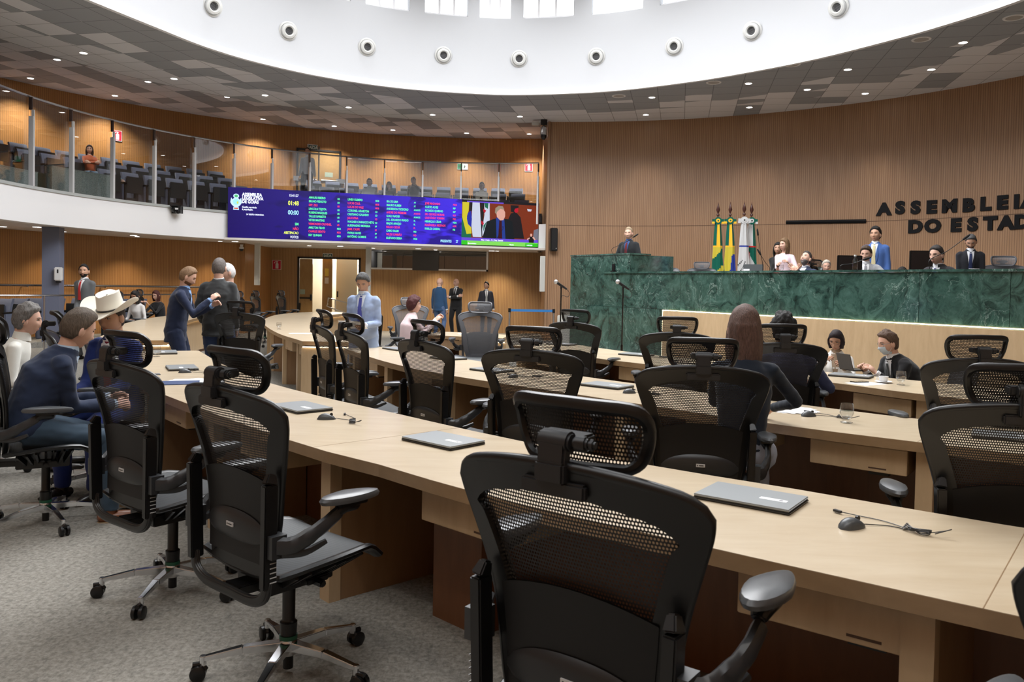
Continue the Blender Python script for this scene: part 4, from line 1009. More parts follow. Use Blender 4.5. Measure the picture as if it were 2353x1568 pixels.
    if hair != 'bald':
        q = MB(); st_ = 'short' if hair in ('long', 'bob') else hair
        if hair in ('long', 'bob'): st_ = 'fringe'
        q.grid([[HM @ v for v in r] for r in hair_shell(st_, ht, seed, fem)], closed=True)
        if hair in ('long', 'bob'):
            rows = []; N_ = 12; down = Matrix.Rotation(-hy, 4, 'Z').to_3x3()
            for i in range(N_+1):
                v = i/N_; r_o, r_i = [], []
                for j in range(21):
                    a_ = radians(62+(298-62)*j/20); rx = .088+.010*sin(pi*min(1, v*1.3)); ry = .112
                    wv = .006*sin(j*2.1+v*5)+.004*noise.noise(Vector((j*.9+seed, v*6, 0)))
                    tp = 1-.45*max(0, v-.55)/.45*(abs(j-10)/10)**2*.4
                    P_ = Vector((sin(a_)*(rx+wv)*tp, cos(a_)*(ry+wv)*(1-.12*v)-.004, 0)); P_i = P_*.72
                    B_ = Hc+(RM.to_3x3() @ Vector((0, 0, .035)))+Vector((0, 0, -(hl+.035)*v))
                    r_o.append(B_+down @ P_); r_i.append(B_+down @ P_i)
                rows.append(r_o+r_i[::-1])
            q.grid(rows, closed=True); q.add(rows[-1], [tuple(range(len(rows[-1])))]); q.add(rows[0], [tuple(range(len(rows[0])-1, -1, -1))])
        if hair in ('long', 'bob'):
            me = remesh(q, .008, 4, .0, seed, 'hair', [hm_]); me.transform(SC_); put('hair', me, t)
        else: add(q, 'hair', hm_, angle=80)
    if beard:
        q = MB(); q.grid([[HM @ v for v in r] for r in beard_shell(fem)], closed=True); add(q, 'beard', hairmat(beard), angle=80)
    if glasses:
        q = MB()
        for e in (1, -1):
            yg = face_y(e*.033, .01, fem)+.012
            q.tube([HM @ Vector((e*.033+.023*cos(a_), yg-.004*abs(cos(a_)), .008+.018*sin(a_))) for a_ in [2*pi*k/16 for k in range(16)]], .0016, 6, closed=True)
            q.tube([HM @ Vector((e*.056, yg-.004, .014)), HM @ Vector((e*.074, .03, .012)), HM @ Vector((e*.077, -.01, .006))], .0016, 5)
        q.tube([HM @ Vector((-.011, face_y(0, .01, fem)+.003, .013)), HM @ Vector((.011, face_y(0, .01, fem)+.003, .013))], .0018, 5)
        add(q, 'glasses', mat('spectacle_%d' % int(glasses[0]*100), glasses, .3))
    # ---- trousers and shoes
    pcm = cloth(pc or tc)
    if legs:
        q = MB()
        rows = []
        for dz, rx, ry in ((-.10, .155, .115), (-.03, .168, .122), (.05, .158, .115), (.10, .150, .11)): rows.append([H0+Vector((0, 0, dz*(1 if not sit else .6)))+Vector((rx*fat*cos(2*pi*k/16), ry*fat*sin(2*pi*k/16), 0)) for k in range(16)])
        q.grid(rows, closed=True); q.add(rows[0], [tuple(range(16))]); q.add(rows[-1], [tuple(range(15, -1, -1))])
        for e in (1, -1):
            a_, k_, n_ = lg[e]; q.tube([a_, a_.lerp(k_, .3), a_.lerp(k_, .7), k_, k_.lerp(n_, .35), k_.lerp(n_, .8), n_+Vector((0, 0, -.02))], [.098, .096, .08, .068, .068, .058, .056], 12)
        me = remesh(q, vox, 5, wr, seed, 'trousers', [pcm]); me.transform(SC_); put('trousers', me, t)
        for e in (1, -1):
            n_ = lg[e][2]; q = MB(); f_ = Vector((e*.12, 1, 0)).normalized(); c = n_+Vector((0, 0, -.06))
            q.tube([c-f_*.07, c-f_*.06, c-f_*.01, c+f_*.07, c+f_*.15, c+f_*.185], [.012, .036, .045, .044, .036, .012], 12, flat=(.92, .75), up=(0, 0, 1))
            q.tube([c+Vector((0, 0, 0)), n_+Vector((0, 0, .01))], [.042, .04], 10)
            sh_ = add(q, 'shoe', mat('shoe_%d_%d' % (int(shoe[0]*1000), int(shoe[1]*1000)), shoe, .35))
            q = MB(); q.poly([((c-f_*.02+Vector((.052*cos(a_)*1.0, .118*sin(a_), 0))+f_*.07).x, (c-f_*.02+f_*.07+Vector((0, .118*sin(a_), 0))).y) for a_ in [2*pi*k/16 for k in range(16)]], c.z-.040, c.z-.026)
            add(q, 'shoe_sole', mat('sole_tan' if shoe[0] > .1 else 'sole_black', (.45, .33, .2) if shoe[0] > .1 else (.01, .01, .01), .6), sh_, smooth=False)
    # ---- upper garment
    q = MB(); jk = top == 'jacket'
    if jk: torso(q, .014, None if sit else -.16)
    else: torso(q, .005, None if sit else -.06)
    if jk: q.tube([Nk-u*.09, Nk-u*.03, Nk+nd*.012-fv*.012], [.09, .082, .072], 16)
    ar = (.062, .060, .055, .051, .046, .042) if jk else (.053, .053, .048, .043, .039, .035)
    if fem: ar = tuple(v*.86 for v in ar)
    for e in (1, -1):
        sh, el, w_ = arms[e]; q.ell(sh-rv*e*.014, (ar[0]*.93,)*3, 12, 8)
        if top == 'tee': P_ = [sh-rv*e*.03, sh, sh.lerp(el, .5), sh.lerp(el, .85)]; q.tube(P_, [ar[0], ar[1], ar[2]*1.1, ar[2]*1.1], 12)
        else: q.tube([sh-rv*e*.03, sh, sh.lerp(el, .5), el, el.lerp(w_, .5), w_-(w_-el).normalized()*.005], ar, 12)
    me = remesh(q, vox, 9, wr, seed+3, 'jacket' if jk else 'shirt', [cloth(tc)])
    qt = MB(); torso(qt, .012 if jk else .005, None if sit else -.16)
    if jk: qt.tube([Nk-u*.09, Nk-u*.03, Nk+nd*.012-fv*.012], [.09, .082, .072], 16)
    bt = BVHTree.FromPolygons([Vector(v) for v in qt.v], qt.f)
    me.transform(SC_); jo = put('jacket' if jk else 'shirt', me, t)
    def patch(rows_, name, m, o_=.004, par=t):
        """rows of (height along spine, x0, x1) laid on the chest"""
        g_ = []
        for q_, xa, xb in rows_:
            r_ = []
            for i in range(7):
                xx = xa+(xb-xa)*i/6; O_ = curve(q_)+rv*xx+fv*.5; hit = bt.ray_cast(O_, -fv)
                p_ = hit[0] if hit[0] is not None else curve(q_)+rv*xx+fv*.1
                r_.append(p_+fv*o_)
            g_.append(r_)
        mb = MB(); mb.grid(g_); mb.grid([[p_-fv*(o_+.004) for p_ in r_] for r_ in g_]); return add(mb, name, m, par)
    if jk:
        vb = .16 if tie or sc_ else .2
        patch([(vb+(.50-vb)*i/10, -.004-.050*(i/10)**.9, .004+.050*(i/10)**.9) for i in range(11)], 'shirt_front', cloth(sc_), .004)
        for e in (-1, 1): patch([(vb-.02+(.485-vb)*i/10, *sorted((e*(.002+.048*(i/10)**.9), e*(.014+.050*(i/10)**.9+.030*sin(pi*min(1, i/8.5)))))) for i in range(11)], 'lapel', cloth(tuple(v*.85 for v in tc)), .0085, jo)
        q = MB(); q.tube([Nk-u*.05+fv*.012, Nk+nd*.0+fv*.006, Nk+nd*.022], [.074, .064, .059], 16); add(q, 'collar', cloth(sc_))
        for e in (1, -1):
            sh, el, w_ = arms[e]; d = (w_-el).normalized(); q = MB(); q.tube([w_-d*.02, w_+d*.012], [.036, .034], 12); add(q, 'cuff', cloth(sc_))
        if not sit:
            q = MB()
            for q_ in (.13, .07):
                hit = bt.ray_cast(curve(q_)+fv*.5, -fv)
                if hit[0] is not None: q.cyl(hit[0]-fv*.003, hit[0]+fv*.004, .009, 10)
            if q.v: add(q, 'buttons', black_plastic, jo)
    if tie:
        hit = bt.ray_cast(curve(.465)+fv*.5, -fv)
        patch([(.14+(.47-.14)*i/8, -(.034-.016*i/8), .034-.016*i/8) for i in range(9)], 'necktie', cloth(tie, 'silk'), .013 if jk else .008)
        q = MB(); c = curve(.475)+fv*.082; q.tube([c+u*.018, c-u*.02], [.021, .014], 8, flat=(1, .7)); add(q, 'tie_knot', cloth(tie, 'silk'))
    if top == 'shirt' and not fem: q = MB(); q.tube([Nk-u*.03+fv*.008, Nk+nd*.035], [.072, .06], 16); add(q, 'collar', cloth(tc))
    t['_s'] = 1; del t['_s']
    if extra: extra(t, HM, arms, s, add, Hc, RM)
    return t
def watch(e, m=None):
    def f(t, HM, arms, s, add, Hc, RM):
        sh, el, w = arms[e]; d = (w-el).normalized(); q = MB(); q.tube([w+d*.005, w+d*.022], [.034, .033], 16); add(q, 'wristwatch', m or steel)
    return f
def many(*fs):
    def f(*a):
        for g in fs: g(*a)
    return f
def cowboy(t, HM, arms, s, add, Hc, RM):
    straw = mat('straw_cream', (.80, .76, .66), .8); tt = HM @ Matrix.Translation((0, -.012, .058)) @ Matrix.Rotation(radians(-4), 4, 'X')
    q = MB(); rows = []
    for i in range(9):
        r_ = []; f = i/8
        for k in range(40):
            a = 2*pi*k/40; rx = .082+(.205-.082)*f; ry = .104+(.205-.104)*f
            up = .085*f**1.8*abs(cos(a))**2.2-.012*f*abs(sin(a))**2
            r_.append(tt @ Vector((rx*cos(a)*(1-.12*f), ry*sin(a), up)))
        rows.append(r_)
    rows2 = [[p-(RM.to_3x3() @ Vector((0, 0, .005))) for p in r_] for r_ in rows]
    q.grid(rows+rows2[::-1]+[rows[0]], closed=True); hat = add(q, 'cowboy_hat', straw)
    q = MB(); rows = []
    for i in range(11):
        f = i/10; r_ = []
        for k in range(40):
            a = 2*pi*k/40; tp = 1-.18*f; rz = .125*min(1, f*1.25)
            if f > .8: tp *= 1-(f-.8)*4.2
            x, y = .083*cos(a)*tp*(1-.12*f*max(0, sin(a))), .105*sin(a)*tp
            z = rz-.022*max(0, f-.5)*2*(1-min(1, abs(x)/.04))+.012*(y/.1)*min(1, f*2)*-1*0
            r_.append(tt @ Vector((x, y, z)))
        rows.append(r_)
    q.grid(rows, closed=True); add(q, 'hat_crown', straw, hat)
    q = MB(); q.tube([tt @ Vector((.0835*cos(2*pi*k/32), .1055*sin(2*pi*k/32), .014)) for k in range(32)], .007, 6, closed=True, flat=(.5, 1)); add(q, 'hat_band', black_plastic, hat)
def mask(t, HM, arms, s, add, Hc, RM):
    rows = []
    for i in range(9):
        z = -.012-.088*i/8; r_ = []
        for j in range(11):
            x = (-1+2*j/10)*.056*(1-.25*(i/8)**2); r_.append(HM @ Vector((x, face_y(x, max(-.095, z))+.006+.006*sin(pi*i/8), z)))
        rows.append(r_)
    q = MB(); q.grid(rows); q.grid([[p-(RM.to_3x3() @ Vector((0, .003, 0))) for p in r_] for r_ in rows]); m = add(q, 'face_mask', mat('mask_blue', (.62, .74, .85), .8))
    q = MB()
    for e in (1, -1):
        for z in (-.018, -.085): q.tube([HM @ Vector((e*.054, .05, z)), HM @ Vector((e*.077, 0, -.01 if z > -.05 else -.03))], .0015, 5)
    add(q, 'ear_loops', white_plastic, m)
def held(kind):
    def f(t, HM, arms, s, add, Hc, RM):
        a, b_ = arms[1][2], arms[-1][2]; c = (a+b_)/2
        d = ((a-arms[1][1]).normalized()+(b_-arms[-1][1]).normalized()).normalized()
        c = c+d*.10
        w = Matrix.Translation(t.location) @ Matrix.Rotation(t.rotation_euler.z, 4, 'Z')
        p = w @ (c*s)
        if kind == 'paper': o = MB().box((-.15, -.10, -.002), (.15, .10, .002)).build('paper_sheet', mat('paper', (.82, .82, .84), .7), None); tag(o, 'white paper sheets held by the man in the light blue suit', 'paper'); o.rotation_euler = (radians(28), 0, t.rotation_euler.z)
        if kind == 'phone': o = MB().box((-.075, -.12, -.004), (.075, .12, .004)).build('tablet_device', screen_black, None, bevel=.002); tag(o, 'dark tablet held by the standing man in black at the bench', 'tablet'); o.rotation_euler = (radians(35), 0, t.rotation_euler.z)
        if kind == 'mobile': o = MB().box((-.036, -.075, -.004), (.036, .075, .004)).build('mobile_phone', screen_black, None, bevel=.002); tag(o, 'dark mobile phone held by the man in the cream shirt in the gallery', 'phone'); o.rotation_euler = (radians(60), 0, t.rotation_euler.z)
        o.location = p
    return f
GREY = (.22, .21, .20); BRN = (.075, .04, .022); BLK = (.012, .01, .009)
# --- hall floor, foreground
person(-3.0, 4.9, 56, 'person in a navy jacket and jeans leaning forward, seated at the left edge', sit=True, lean=24, side=3, head=(-18, 22, 6), R=(-.02, .50, .72), L=(-.16, .48, .75), rc=.9, lc=.7,
       sk='fair', hair='short', hc=(.10, .075, .055), ht=.018, tc=(.019, .030, .066), sc_=(.45, .58, .75), pc=(.035, .06, .09), shoe=(.19, .065, .025), vox=.009, wr=.007, H=1.8, fat=1.12, feet=((.14, .46, .09), (-.10, .62, .12)), extra=watch(-1), seat=.5)
person(-2.92, 5.97, 192, 'person in a white cowboy hat, royal blue suit and dark red tie, seated', sit=True, lean=11, side=-2, head=(0, 14, 0), R=(.05, .46, .72), L=(-.12, .48, .70), rc=.7, lc=.5,
       sk='tan', hair='short', hc=(.05, .04, .035), tc=(.014, .03, .15), sc_=(.8, .8, .82), tie=(.22, .01, .03), vox=.010, wr=.006, H=1.8, extra=many(cowboy, watch(1, mat('gold', (.7, .5, .2), .3, 1))))
person(-4.02, 6.28, 68, 'person with wavy grey hair in a white shirt, seated at the far left edge', sit=True, lean=14, head=(0, 8, 0), sk='fair', hair='curly', hc=(.17, .16, .15), ht=.026, top='shirt', tc=(.78, .77, .70), pc=(.03, .03, .04), vox=.013, H=1.72)
person(-8.05, 15.0, 192, 'person standing in a grey suit and red tie with hands clasped, by the column', R=(.03, .20, .93), L=(-.03, .20, .95), head=(-25, 0, 0), sk='tan', hc=BLK, beard=BLK, tc=(.11, .115, .12), tie=(.5, .03, .03), H=1.84, ht=.014)
person(-4.14, 9.8, 78, 'person with a reddish beard in a navy suit, bowing his head', lean=10, head=(-8, 28, 0), R=(.14, .42, 1.30), L=(-.12, .40, 1.22), sk='fair', hc=(.22, .13, .07), beard=(.16, .07, .03), tc=(.014, .022, .055), sc_=(.25, .42, .75), H=1.76, vox=.012, wr=.006)
person(-3.78, 10.25, -6, 'person in a dark grey suit standing with his back turned, short grey hair', head=(10, 0, 0), R=(.20, .12, .92), L=(-.24, .2, 1.0), sk='fair', hc=(.15, .13, .12), ht=.010, tc=(.035, .037, .038), pc=(.03, .05, .12), H=1.88, vox=.012, wr=.006, fat=1.1)
person(-3.82, 10.75, 235, 'person with white hair in a dark suit, half hidden behind the grey haired man', head=(0, 6, 0), sk='fair', hair='receding', hc=(.72, .70, .68), ht=.012, tc=(.03, .032, .036), H=1.82, vox=.014)
person(-1.82, 9.85, 192, 'person in a light blue suit standing and reading papers', lean=4, head=(-5, 32, 0), R=(.10, .30, 1.06), L=(-.13, .30, 1.04), sk='tan', hc=(.09, .09, .09), ht=.018, tc=(.30, .38, .56), sc_=(.62, .68, .78), tie=(.06, .07, .30), pc=(.24, .31, .46), H=1.72, vox=.012, wr=.006, fat=1.1, extra=held('paper'), rc=.8, lc=.8)
person(-1.6, 12.3, 78, 'person with short dark red hair in a pale pink jacket, seated with raised hands', sit=True, lean=6, head=(5, 0, 0), R=(.05, .42, .98), L=(-.07, .44, 1.0), fem=1, sk='fair', hair='fringe', hc=(.075, .022, .022), ht=.042, tc=(.80, .60, .62), sc_=(.8, .75, .75), glasses=(.5, .35, .4), H=1.72, vox=.014, fat=1.2)
person(-2.1, 22.9, 25, 'bald person in a blue suit with his back turned near the wall', head=(30, 0, 0), sk='fair', hair='bald', tc=(.03, .08, .17), pc=(.10, .16, .30), H=1.78)
person(-1.7, 24.2, 195, 'bald person in a black suit standing with folded arms', head=(30, 0, 0), R=(-.12, .20, 1.20), L=(.12, .22, 1.17), rh=(1, .2, -.6), lh=(-1, .2, -.6), sk='fair', hair='bald', tc=(.012, .012, .013), sc_=(.7, .7, .7), tie=(.02, .02, .02), H=1.78, fat=1.12)
person(-.8, 24.4, 172, 'slim young person in a charcoal suit and pale tie by the back wall', head=(38, 0, 0), sk='tan', hc=BLK, tc=(.035, .035, .045), sc_=(.75, .75, .75), tie=(.35, .35, .33), H=1.70)
person(1.31, 4.46, 12, 'person with long straight brown hair in a dark shirt, seen from behind', sit=True, lean=3, head=(0, 0, 0), R=(.20, .42, .84), L=(-.1, .50, .84), rh=(1, -.2, -.5), fem=1, sk='fair', hair='long', hc=(.12, .07, .055), hl=.30, ht=.020, top='shirt', tc=(.010, .016, .028), pc=(.30, .32, .38), H=1.80, vox=.011, wr=.006, seat=.54)
person(2.18, 6.3, 2, 'person with dark curly hair in a navy jacket, seen from behind', sit=True, lean=5, head=(0, 4, 0), R=(.34, .25, .78), sk='fair', hair='curly', hc=BLK, ht=.034, tc=(.03, .035, .075), sc_=(.75, .75, .8), H=1.78, vox=.013, wr=.006, seat=.46)
person(3.58, 8.75, 205, 'person in a white jacket and glasses with short dark hair, seated facing the camera', sit=True, lean=6, head=(15, 22, 0), fem=1, R=(.10, .40, .80), L=(-.10, .40, .76), sk='tan', hair='bob', hl=.09, hc=(.02, .012, .015), ht=.018, tc=(.80, .78, .74), sc_=(.35, .26, .18), glasses=(.03, .02, .02), H=1.60, vox=.013, seat=.37)
person(4.02, 7.95, 262, 'person in a black suit wearing a pale blue face mask, typing on a laptop', sit=True, lean=24, head=(4, 16, 0), R=(.10, .44, .76), L=(-.12, .46, .76), sk='fair', hair='curly', hc=(.10, .06, .04), ht=.020, tc=(.012, .012, .014), tie=(.02, .02, .02), glasses=(.3, .3, .3), H=1.72, vox=.012, wr=.006, fat=1.15, extra=mask, seat=.38)
# --- audience under the gallery
person(-7.75, 16.6, 195, 'person with a headband and white blouse, seated at the far left desk', sit=True, lean=12, head=(0, 20, 0), fem=1, sk='brown', hair='long', hc=BLK, hl=.16, top='shirt', tc=(.66, .64, .62), pc=(.05, .05, .06), H=1.68)
person(-8.2, 18.6, 200, 'person with dark red hair and black top, seated looking at a phone', sit=True, lean=12, head=(0, 15, 0), fem=1, sk='fair', hair='bob', hc=(.07, .02, .015), hl=.14, top='shirt', tc=(.02, .02, .022), H=1.66, R=(.1, .42, .95), L=(-.05, .42, .95), glasses=(.02, .02, .02))
person(-7.9, 20.4, 200, 'person in a cream top, mostly hidden behind the bearded man in navy', sit=True, lean=8, head=(0, 10, 0), fem=1, sk='tan', hair='bob', hc=BRN, hl=.1, top='shirt', tc=(.7, .62, .5), H=1.66)
# --- on the platform
person(2.3, 15.85, 215, 'speaker in a black suit, blue shirt and dark red tie at the marble lectern', z=1.04, head=(-10, 4, 0), R=(.22, .30, 1.08), L=(-.22, .30, 1.08), sk='fair', hc=(.34, .26, .17), ht=.012, hair='receding', tc=(.012, .014, .016), sc_=(.03, .07, .20), tie=(.10, .012, .016), H=1.76, vox=.013)
person(4.9, 14.4, 215, 'person with long light brown hair in a pale pink tee, standing and clapping', z=.88, fem=1, head=(28, 0, 0), R=(.03, .28, 1.12), L=(-.16, .26, 1.16), sk='fair', hair='long', hc=(.17, .10, .05), hl=.17, ht=.020, top='tee', tc=(.80, .62, .68), pc=(.42, .012, .03), H=1.66, vox=.013, extra=watch(1, black_plastic))
person(4.98, 15.0, 205, 'person in a black dress half hidden behind the woman in the pink tee', z=.88, fem=1, head=(0, 0, 0), R=(.0, .25, 1.12), sk='tan', hair='long', hc=BLK, hl=.2, top='shirt', tc=(.012, .012, .012), H=1.62)
person(4.72, 12.95, 232, 'person in a navy suit seated with palms pressed together, head tilted back', z=.88, sit=True, lean=-8, head=(0, -28, 0), R=(.025, .22, 1.0), L=(-.025, .22, 1.0), rh=(.8, .2, -.8), lh=(-.8, .2, -.8), rc=.1, lc=.1, sk='fair', hc=(.05, .04, .035), tc=(.02, .03, .065), sc_=(.72, .74, .8), H=1.74, vox=.014, seat=.46, beard=(.16, .14, .13))
person(6.0, 16.1, 200, 'bald dark skinned person seated behind the bench, only his head showing', z=.88, sit=True, sk='brown', hair='bald', tc=(.02, .02, .02), H=1.84)
person(5.85, 14.9, 190, 'person with light grey hair seated low behind the man with pressed palms', z=.88, sit=True, sk='fair', hc=(.5, .45, .38), tc=(.03, .03, .035), H=1.62, head=(0, 12, 0))
person(6.4, 14.1, 215, 'person in a bright blue suit and pale yellow tie standing behind the bench', z=.88, head=(8, 0, 0), sk='tan', hc=BLK, ht=.022, tc=(.06, .13, .36), sc_=(.75, .75, .78), tie=(.55, .48, .28), H=1.88, vox=.014)
person(5.4, 12.2, 205, 'person in a light grey suit seated at a gooseneck microphone behind the bench', z=.88, sit=True, lean=4, head=(12, 12, 0), R=(.30, .42, .80), L=(-.42, .34, .80), sk='fair', hc=(.07, .045, .03), ht=.022, tc=(.40, .41, .43), sc_=(.8, .8, .82), tie=(.22, .22, .24), H=1.68, vox=.013, wr=.005, seat=.56, fat=1.1)
person(5.82, 10.75, 238, 'person in a charcoal suit and blue tie seated at the bench, looking down', z=.88, sit=True, lean=16, head=(4, 10, 0), R=(.24, .48, .80), L=(-.2, .50, .80), sk='fair', hc=(.035, .03, .028), ht=.018, tc=(.028, .028, .032), sc_=(.75, .76, .8), tie=(.08, .08, .34), H=1.76, vox=.013, wr=.005, seat=.46)
person(6.15, 12.6, 205, 'dark haired person crouched low behind the bench, only the head showing', z=.88, sit=True, lean=25, head=(0, 18, 0), sk='tan', hc=BLK, tc=(.02, .02, .022), H=1.55, seat=.40, ht=.022)
person(7.3, 12.75, 205, 'person in a black suit standing at the bench and reading a tablet', z=.88, lean=8, head=(5, 34, 0), R=(.06, .30, 1.00), L=(-.10, .32, 1.02), sk='tan', hc=(.08, .08, .08), beard=(.02, .02, .02), tc=(.012, .013, .018), sc_=(.62, .64, .68), tie=(.02, .03, .09), H=1.68, vox=.013, extra=held('phone'))
# --- gallery
person(-10.72, 20.2, 140, 'person with long dark hair, rust top and jeans, reclining across gallery seats', z=3.62, sit=True, fem=1, lean=-12, head=(15, 0, 0), R=(-.06, .24, .82), L=(.06, .26, .80), rh=(1, 0, -.5), lh=(-1, 0, -.5), sk='fair', hair='long', hc=(.03, .015, .012), hl=.22, top='shirt', tc=(.35, .08, .03), pc=(.08, .13, .19), H=1.66, feet=((-.55, .68, .42), (-.66, .72, .38)), shoe=(.5, .33, .26))
person(-6.3, 24.3, 175, 'person in a pale shirt standing at the gallery exit doors', z=3.92, sk='fair', hc=BRN, top='shirt', tc=(.55, .58, .62), pc=(.015, .015, .02), H=1.74)
person(-4.35, 24.0, 180, 'person in a light grey shirt and beige trousers seated in the gallery', z=3.34, sit=True, sk='tan', hc=BLK, top='shirt', tc=(.5, .52, .52), pc=(.55, .48, .36), H=1.72, L=(.1, .3, .75), feet=((.12, .40, .09), (.25, .45, .45)))
person(-3.8, 24.3, 190, 'person with long dark hair and dark clothes seated in the gallery', z=3.34, sit=True, fem=1, sk='fair', hair='long', hc=BLK, hl=.25, top='shirt', tc=(.015, .015, .03), H=1.66)
person(-3.15, 25.2, 185, 'person in black leaning on the seat back in the second gallery row', z=3.62, sit=True, lean=15, sk='tan', hc=BLK, top='shirt', tc=(.012, .014, .03), H=1.66, R=(.1, .35, .9), L=(-.12, .35, 1.0))
person(-1.0, 24.6, 180, 'person in a cream shirt seated with crossed legs in the gallery', z=3.34, sit=True, sk='brown', hc=BLK, top='shirt', tc=(.78, .72, .60), pc=(.33, .36, .28), H=1.76, R=(.05, .32, .78), L=(-.05, .32, .80), feet=((.15, .40, .09), (.28, .42, .50)), extra=held('mobile'))
# --- control booth
person(-4.33, 26.9, 180, 'dark silhouette of a person wearing headphones in the control booth, left end', z=.7, sk='dark', hc=BLK, tc=(.01, .01, .01), sc_=(.01, .01, .01), H=1.6, legs=False)
person(-2.9, 26.9, 180, 'dark silhouette of a person seated in the middle of the control booth', z=.62, sk='brown', hc=BLK, tc=(.01, .01, .01), sc_=(.01, .01, .01), H=1.6, legs=False)
# ================================================================ fixtures
def hitcyl(px, py, c, r):
    d = ray(px, py); a = d.x*d.x+d.y*d.y; b_ = -2*(d.x*c[0]+d.y*c[1]); k = c[0]**2+c[1]**2-r*r; t_ = (-b_+sqrt(b_*b_-4*a*k))/(2*a); return EYE+d*t_
def hitring(px, py):
    d = ray(px, py); best = None
    for a, b_ in zip(r0, r0[1:]):
        ex, ey = b_.x-a.x, b_.y-a.y; den = d.x*ey-d.y*ex
        if abs(den) < 1e-9: continue
        t_ = (a.x*ey-a.y*ex)/den; u_ = (a.x*d.y-a.y*d.x)/den
        if t_ > 0 and 0 <= u_ <= 1 and (best is None or t_ > best): best = t_
    return EYE+d*best
ORD = ['first', 'second', 'third', 'fourth', 'fifth', 'sixth', 'seventh', 'eighth', 'ninth', 'tenth', 'eleventh', 'twelfth', 'thirteenth', 'fourteenth', 'fifteenth', 'sixteenth', 'seventeenth', 'eighteenth', 'nineteenth', 'twentieth', 'twenty-first', 'twenty-second', 'twenty-third', 'twenty-fourth', 'twenty-fifth', 'twenty-sixth', 'twenty-seventh', 'twenty-eighth', 'twenty-ninth', 'thirtieth', 'thirty-first', 'thirty-second', 'thirty-third', 'thirty-fourth', 'thirty-fifth']
dl = {}
def downlight(p, label, group, lit=True, r=.085, power=0, ang=75, proto_key='d', color=(1, .93, .84)):
    key = proto_key+str(lit)+str(r)
    if key not in dl:
        t = empty('recessed_downlight', p); dl[key] = t
        MB().lathe([(r*.86, .012), (r*.86, -.004), (r*1.12, -.004), (r*1.14, .002), (r*1.14, .012)], 24).build('trim_ring', white_plastic, t)
        MB().lathe([(0, -.002), (r*.86, -.002), (r*.86, .006), (0, .006)], 24).build('diffuser', lit_white if lit else mat('cover_beige', (.42, .39, .36), .6), t)
    else: t = copy_tree(dl[key]); t.location = p
    tag(t, label, 'ceiling light', group)
    if power:
        l_ = lamp('SPOT', Vector(p)-Vector((0, 0, .03)), power, color, .06, spot_size=radians(ang), spot_blend=.8); l_.name = 'downlight_beam'
    return t
inner = [(192, 122), (400, 181), (609, 219), (801, 247), (994, 264), (1195, 268), (1484, 264), (1722, 247), (1988, 215)]
inner2 = [(1498, 224), (1720, 192), (1855, 206), (1948, 160), (2140, 160), (2213, 98)]
outer = [(70, 180), (264, 220), (604, 274), (768, 290), (903, 299), (1072, 306), (1216, 308)]
step = [(131, 137), (340, 188), (522, 223)]
for i, p in enumerate(inner): downlight(gz(*p, 6.245), 'lit round downlight, %s from the left in the row near the outer ceiling edge' % ORD[i], 'inner ceiling downlights', power=110)
for i, p in enumerate(inner2): downlight(gz(*p, 6.245), 'lit round downlight, %s from the left among those right of the dome edge' % ORD[i], 'inner ceiling downlights', power=100)
for i, p in enumerate([(-6.5, 3.6), (-3.4, 1.6), (-.6, .6), (2.4, .9), (5.4, 2.6), (-9.2, 7.2), (8.8, 6.0), (-10, 11)]): downlight((p[0], p[1], 6.245), 'lit round downlight in the ceiling over the back of the hall, %s one' % ORD[i], 'rear ceiling downlights', power=120, ang=130)
for i, p in enumerate(outer): downlight(gz(*p, 6.595), 'lit round downlight over the gallery, %s from the left in the back row' % ORD[i], 'gallery downlights', power=480, ang=115)
for i, p in enumerate(step): downlight(gz(*p, 6.595), 'lit round downlight beside the dark ceiling step, %s from the left' % ORD[i], 'gallery downlights', power=220, ang=115)
for i, p in enumerate([(1422, 221), (1640, 190), (1820, 149), (2117, 91), (2330, 41)]): downlight(gz(*p, 6.245), 'unlit round beige speaker cover in the ceiling, %s from the left' % ORD[i], 'round ceiling covers', lit=False, r=.15)
for i, p in enumerate([(5, 521), (85, 522), (307, 541)]): downlight(gz(*p, 2.635), 'lit downlight under the gallery edge, %s from the left' % ORD[i], 'lights under the gallery', power=26, ang=130, r=.1)
for i, p in enumerate([(540, 555), (782, 566), (961, 572), (1130, 577)]): downlight(gz(*p, 2.595), 'lit downlight under the video wall, %s from the left' % ORD[i], 'lights under the gallery', power=26, ang=130, r=.1)
for i, a in enumerate((86, 96, 106, 116, 130, 142, 152, 162, 172)):          # wall washers close to the lower wall
    r_ = 11.05 if a > 124 else 11.1
    P_ = Vector((BC[0]+r_*cos(radians(a)), BC[1]+r_*sin(radians(a)), 2.635))
    if a > 126: P_ = Vector((BC[0]+10.75*cos(radians(a)), BC[1]+10.75*sin(radians(a)), 2.635))
    downlight(P_, 'lit wall washer close to the lower slatted wall, %s from the right' % ORD[i], 'wall washers under the gallery', power=220 if a < 120 else 100, ang=105, color=(1, .86, .66), r=.07)
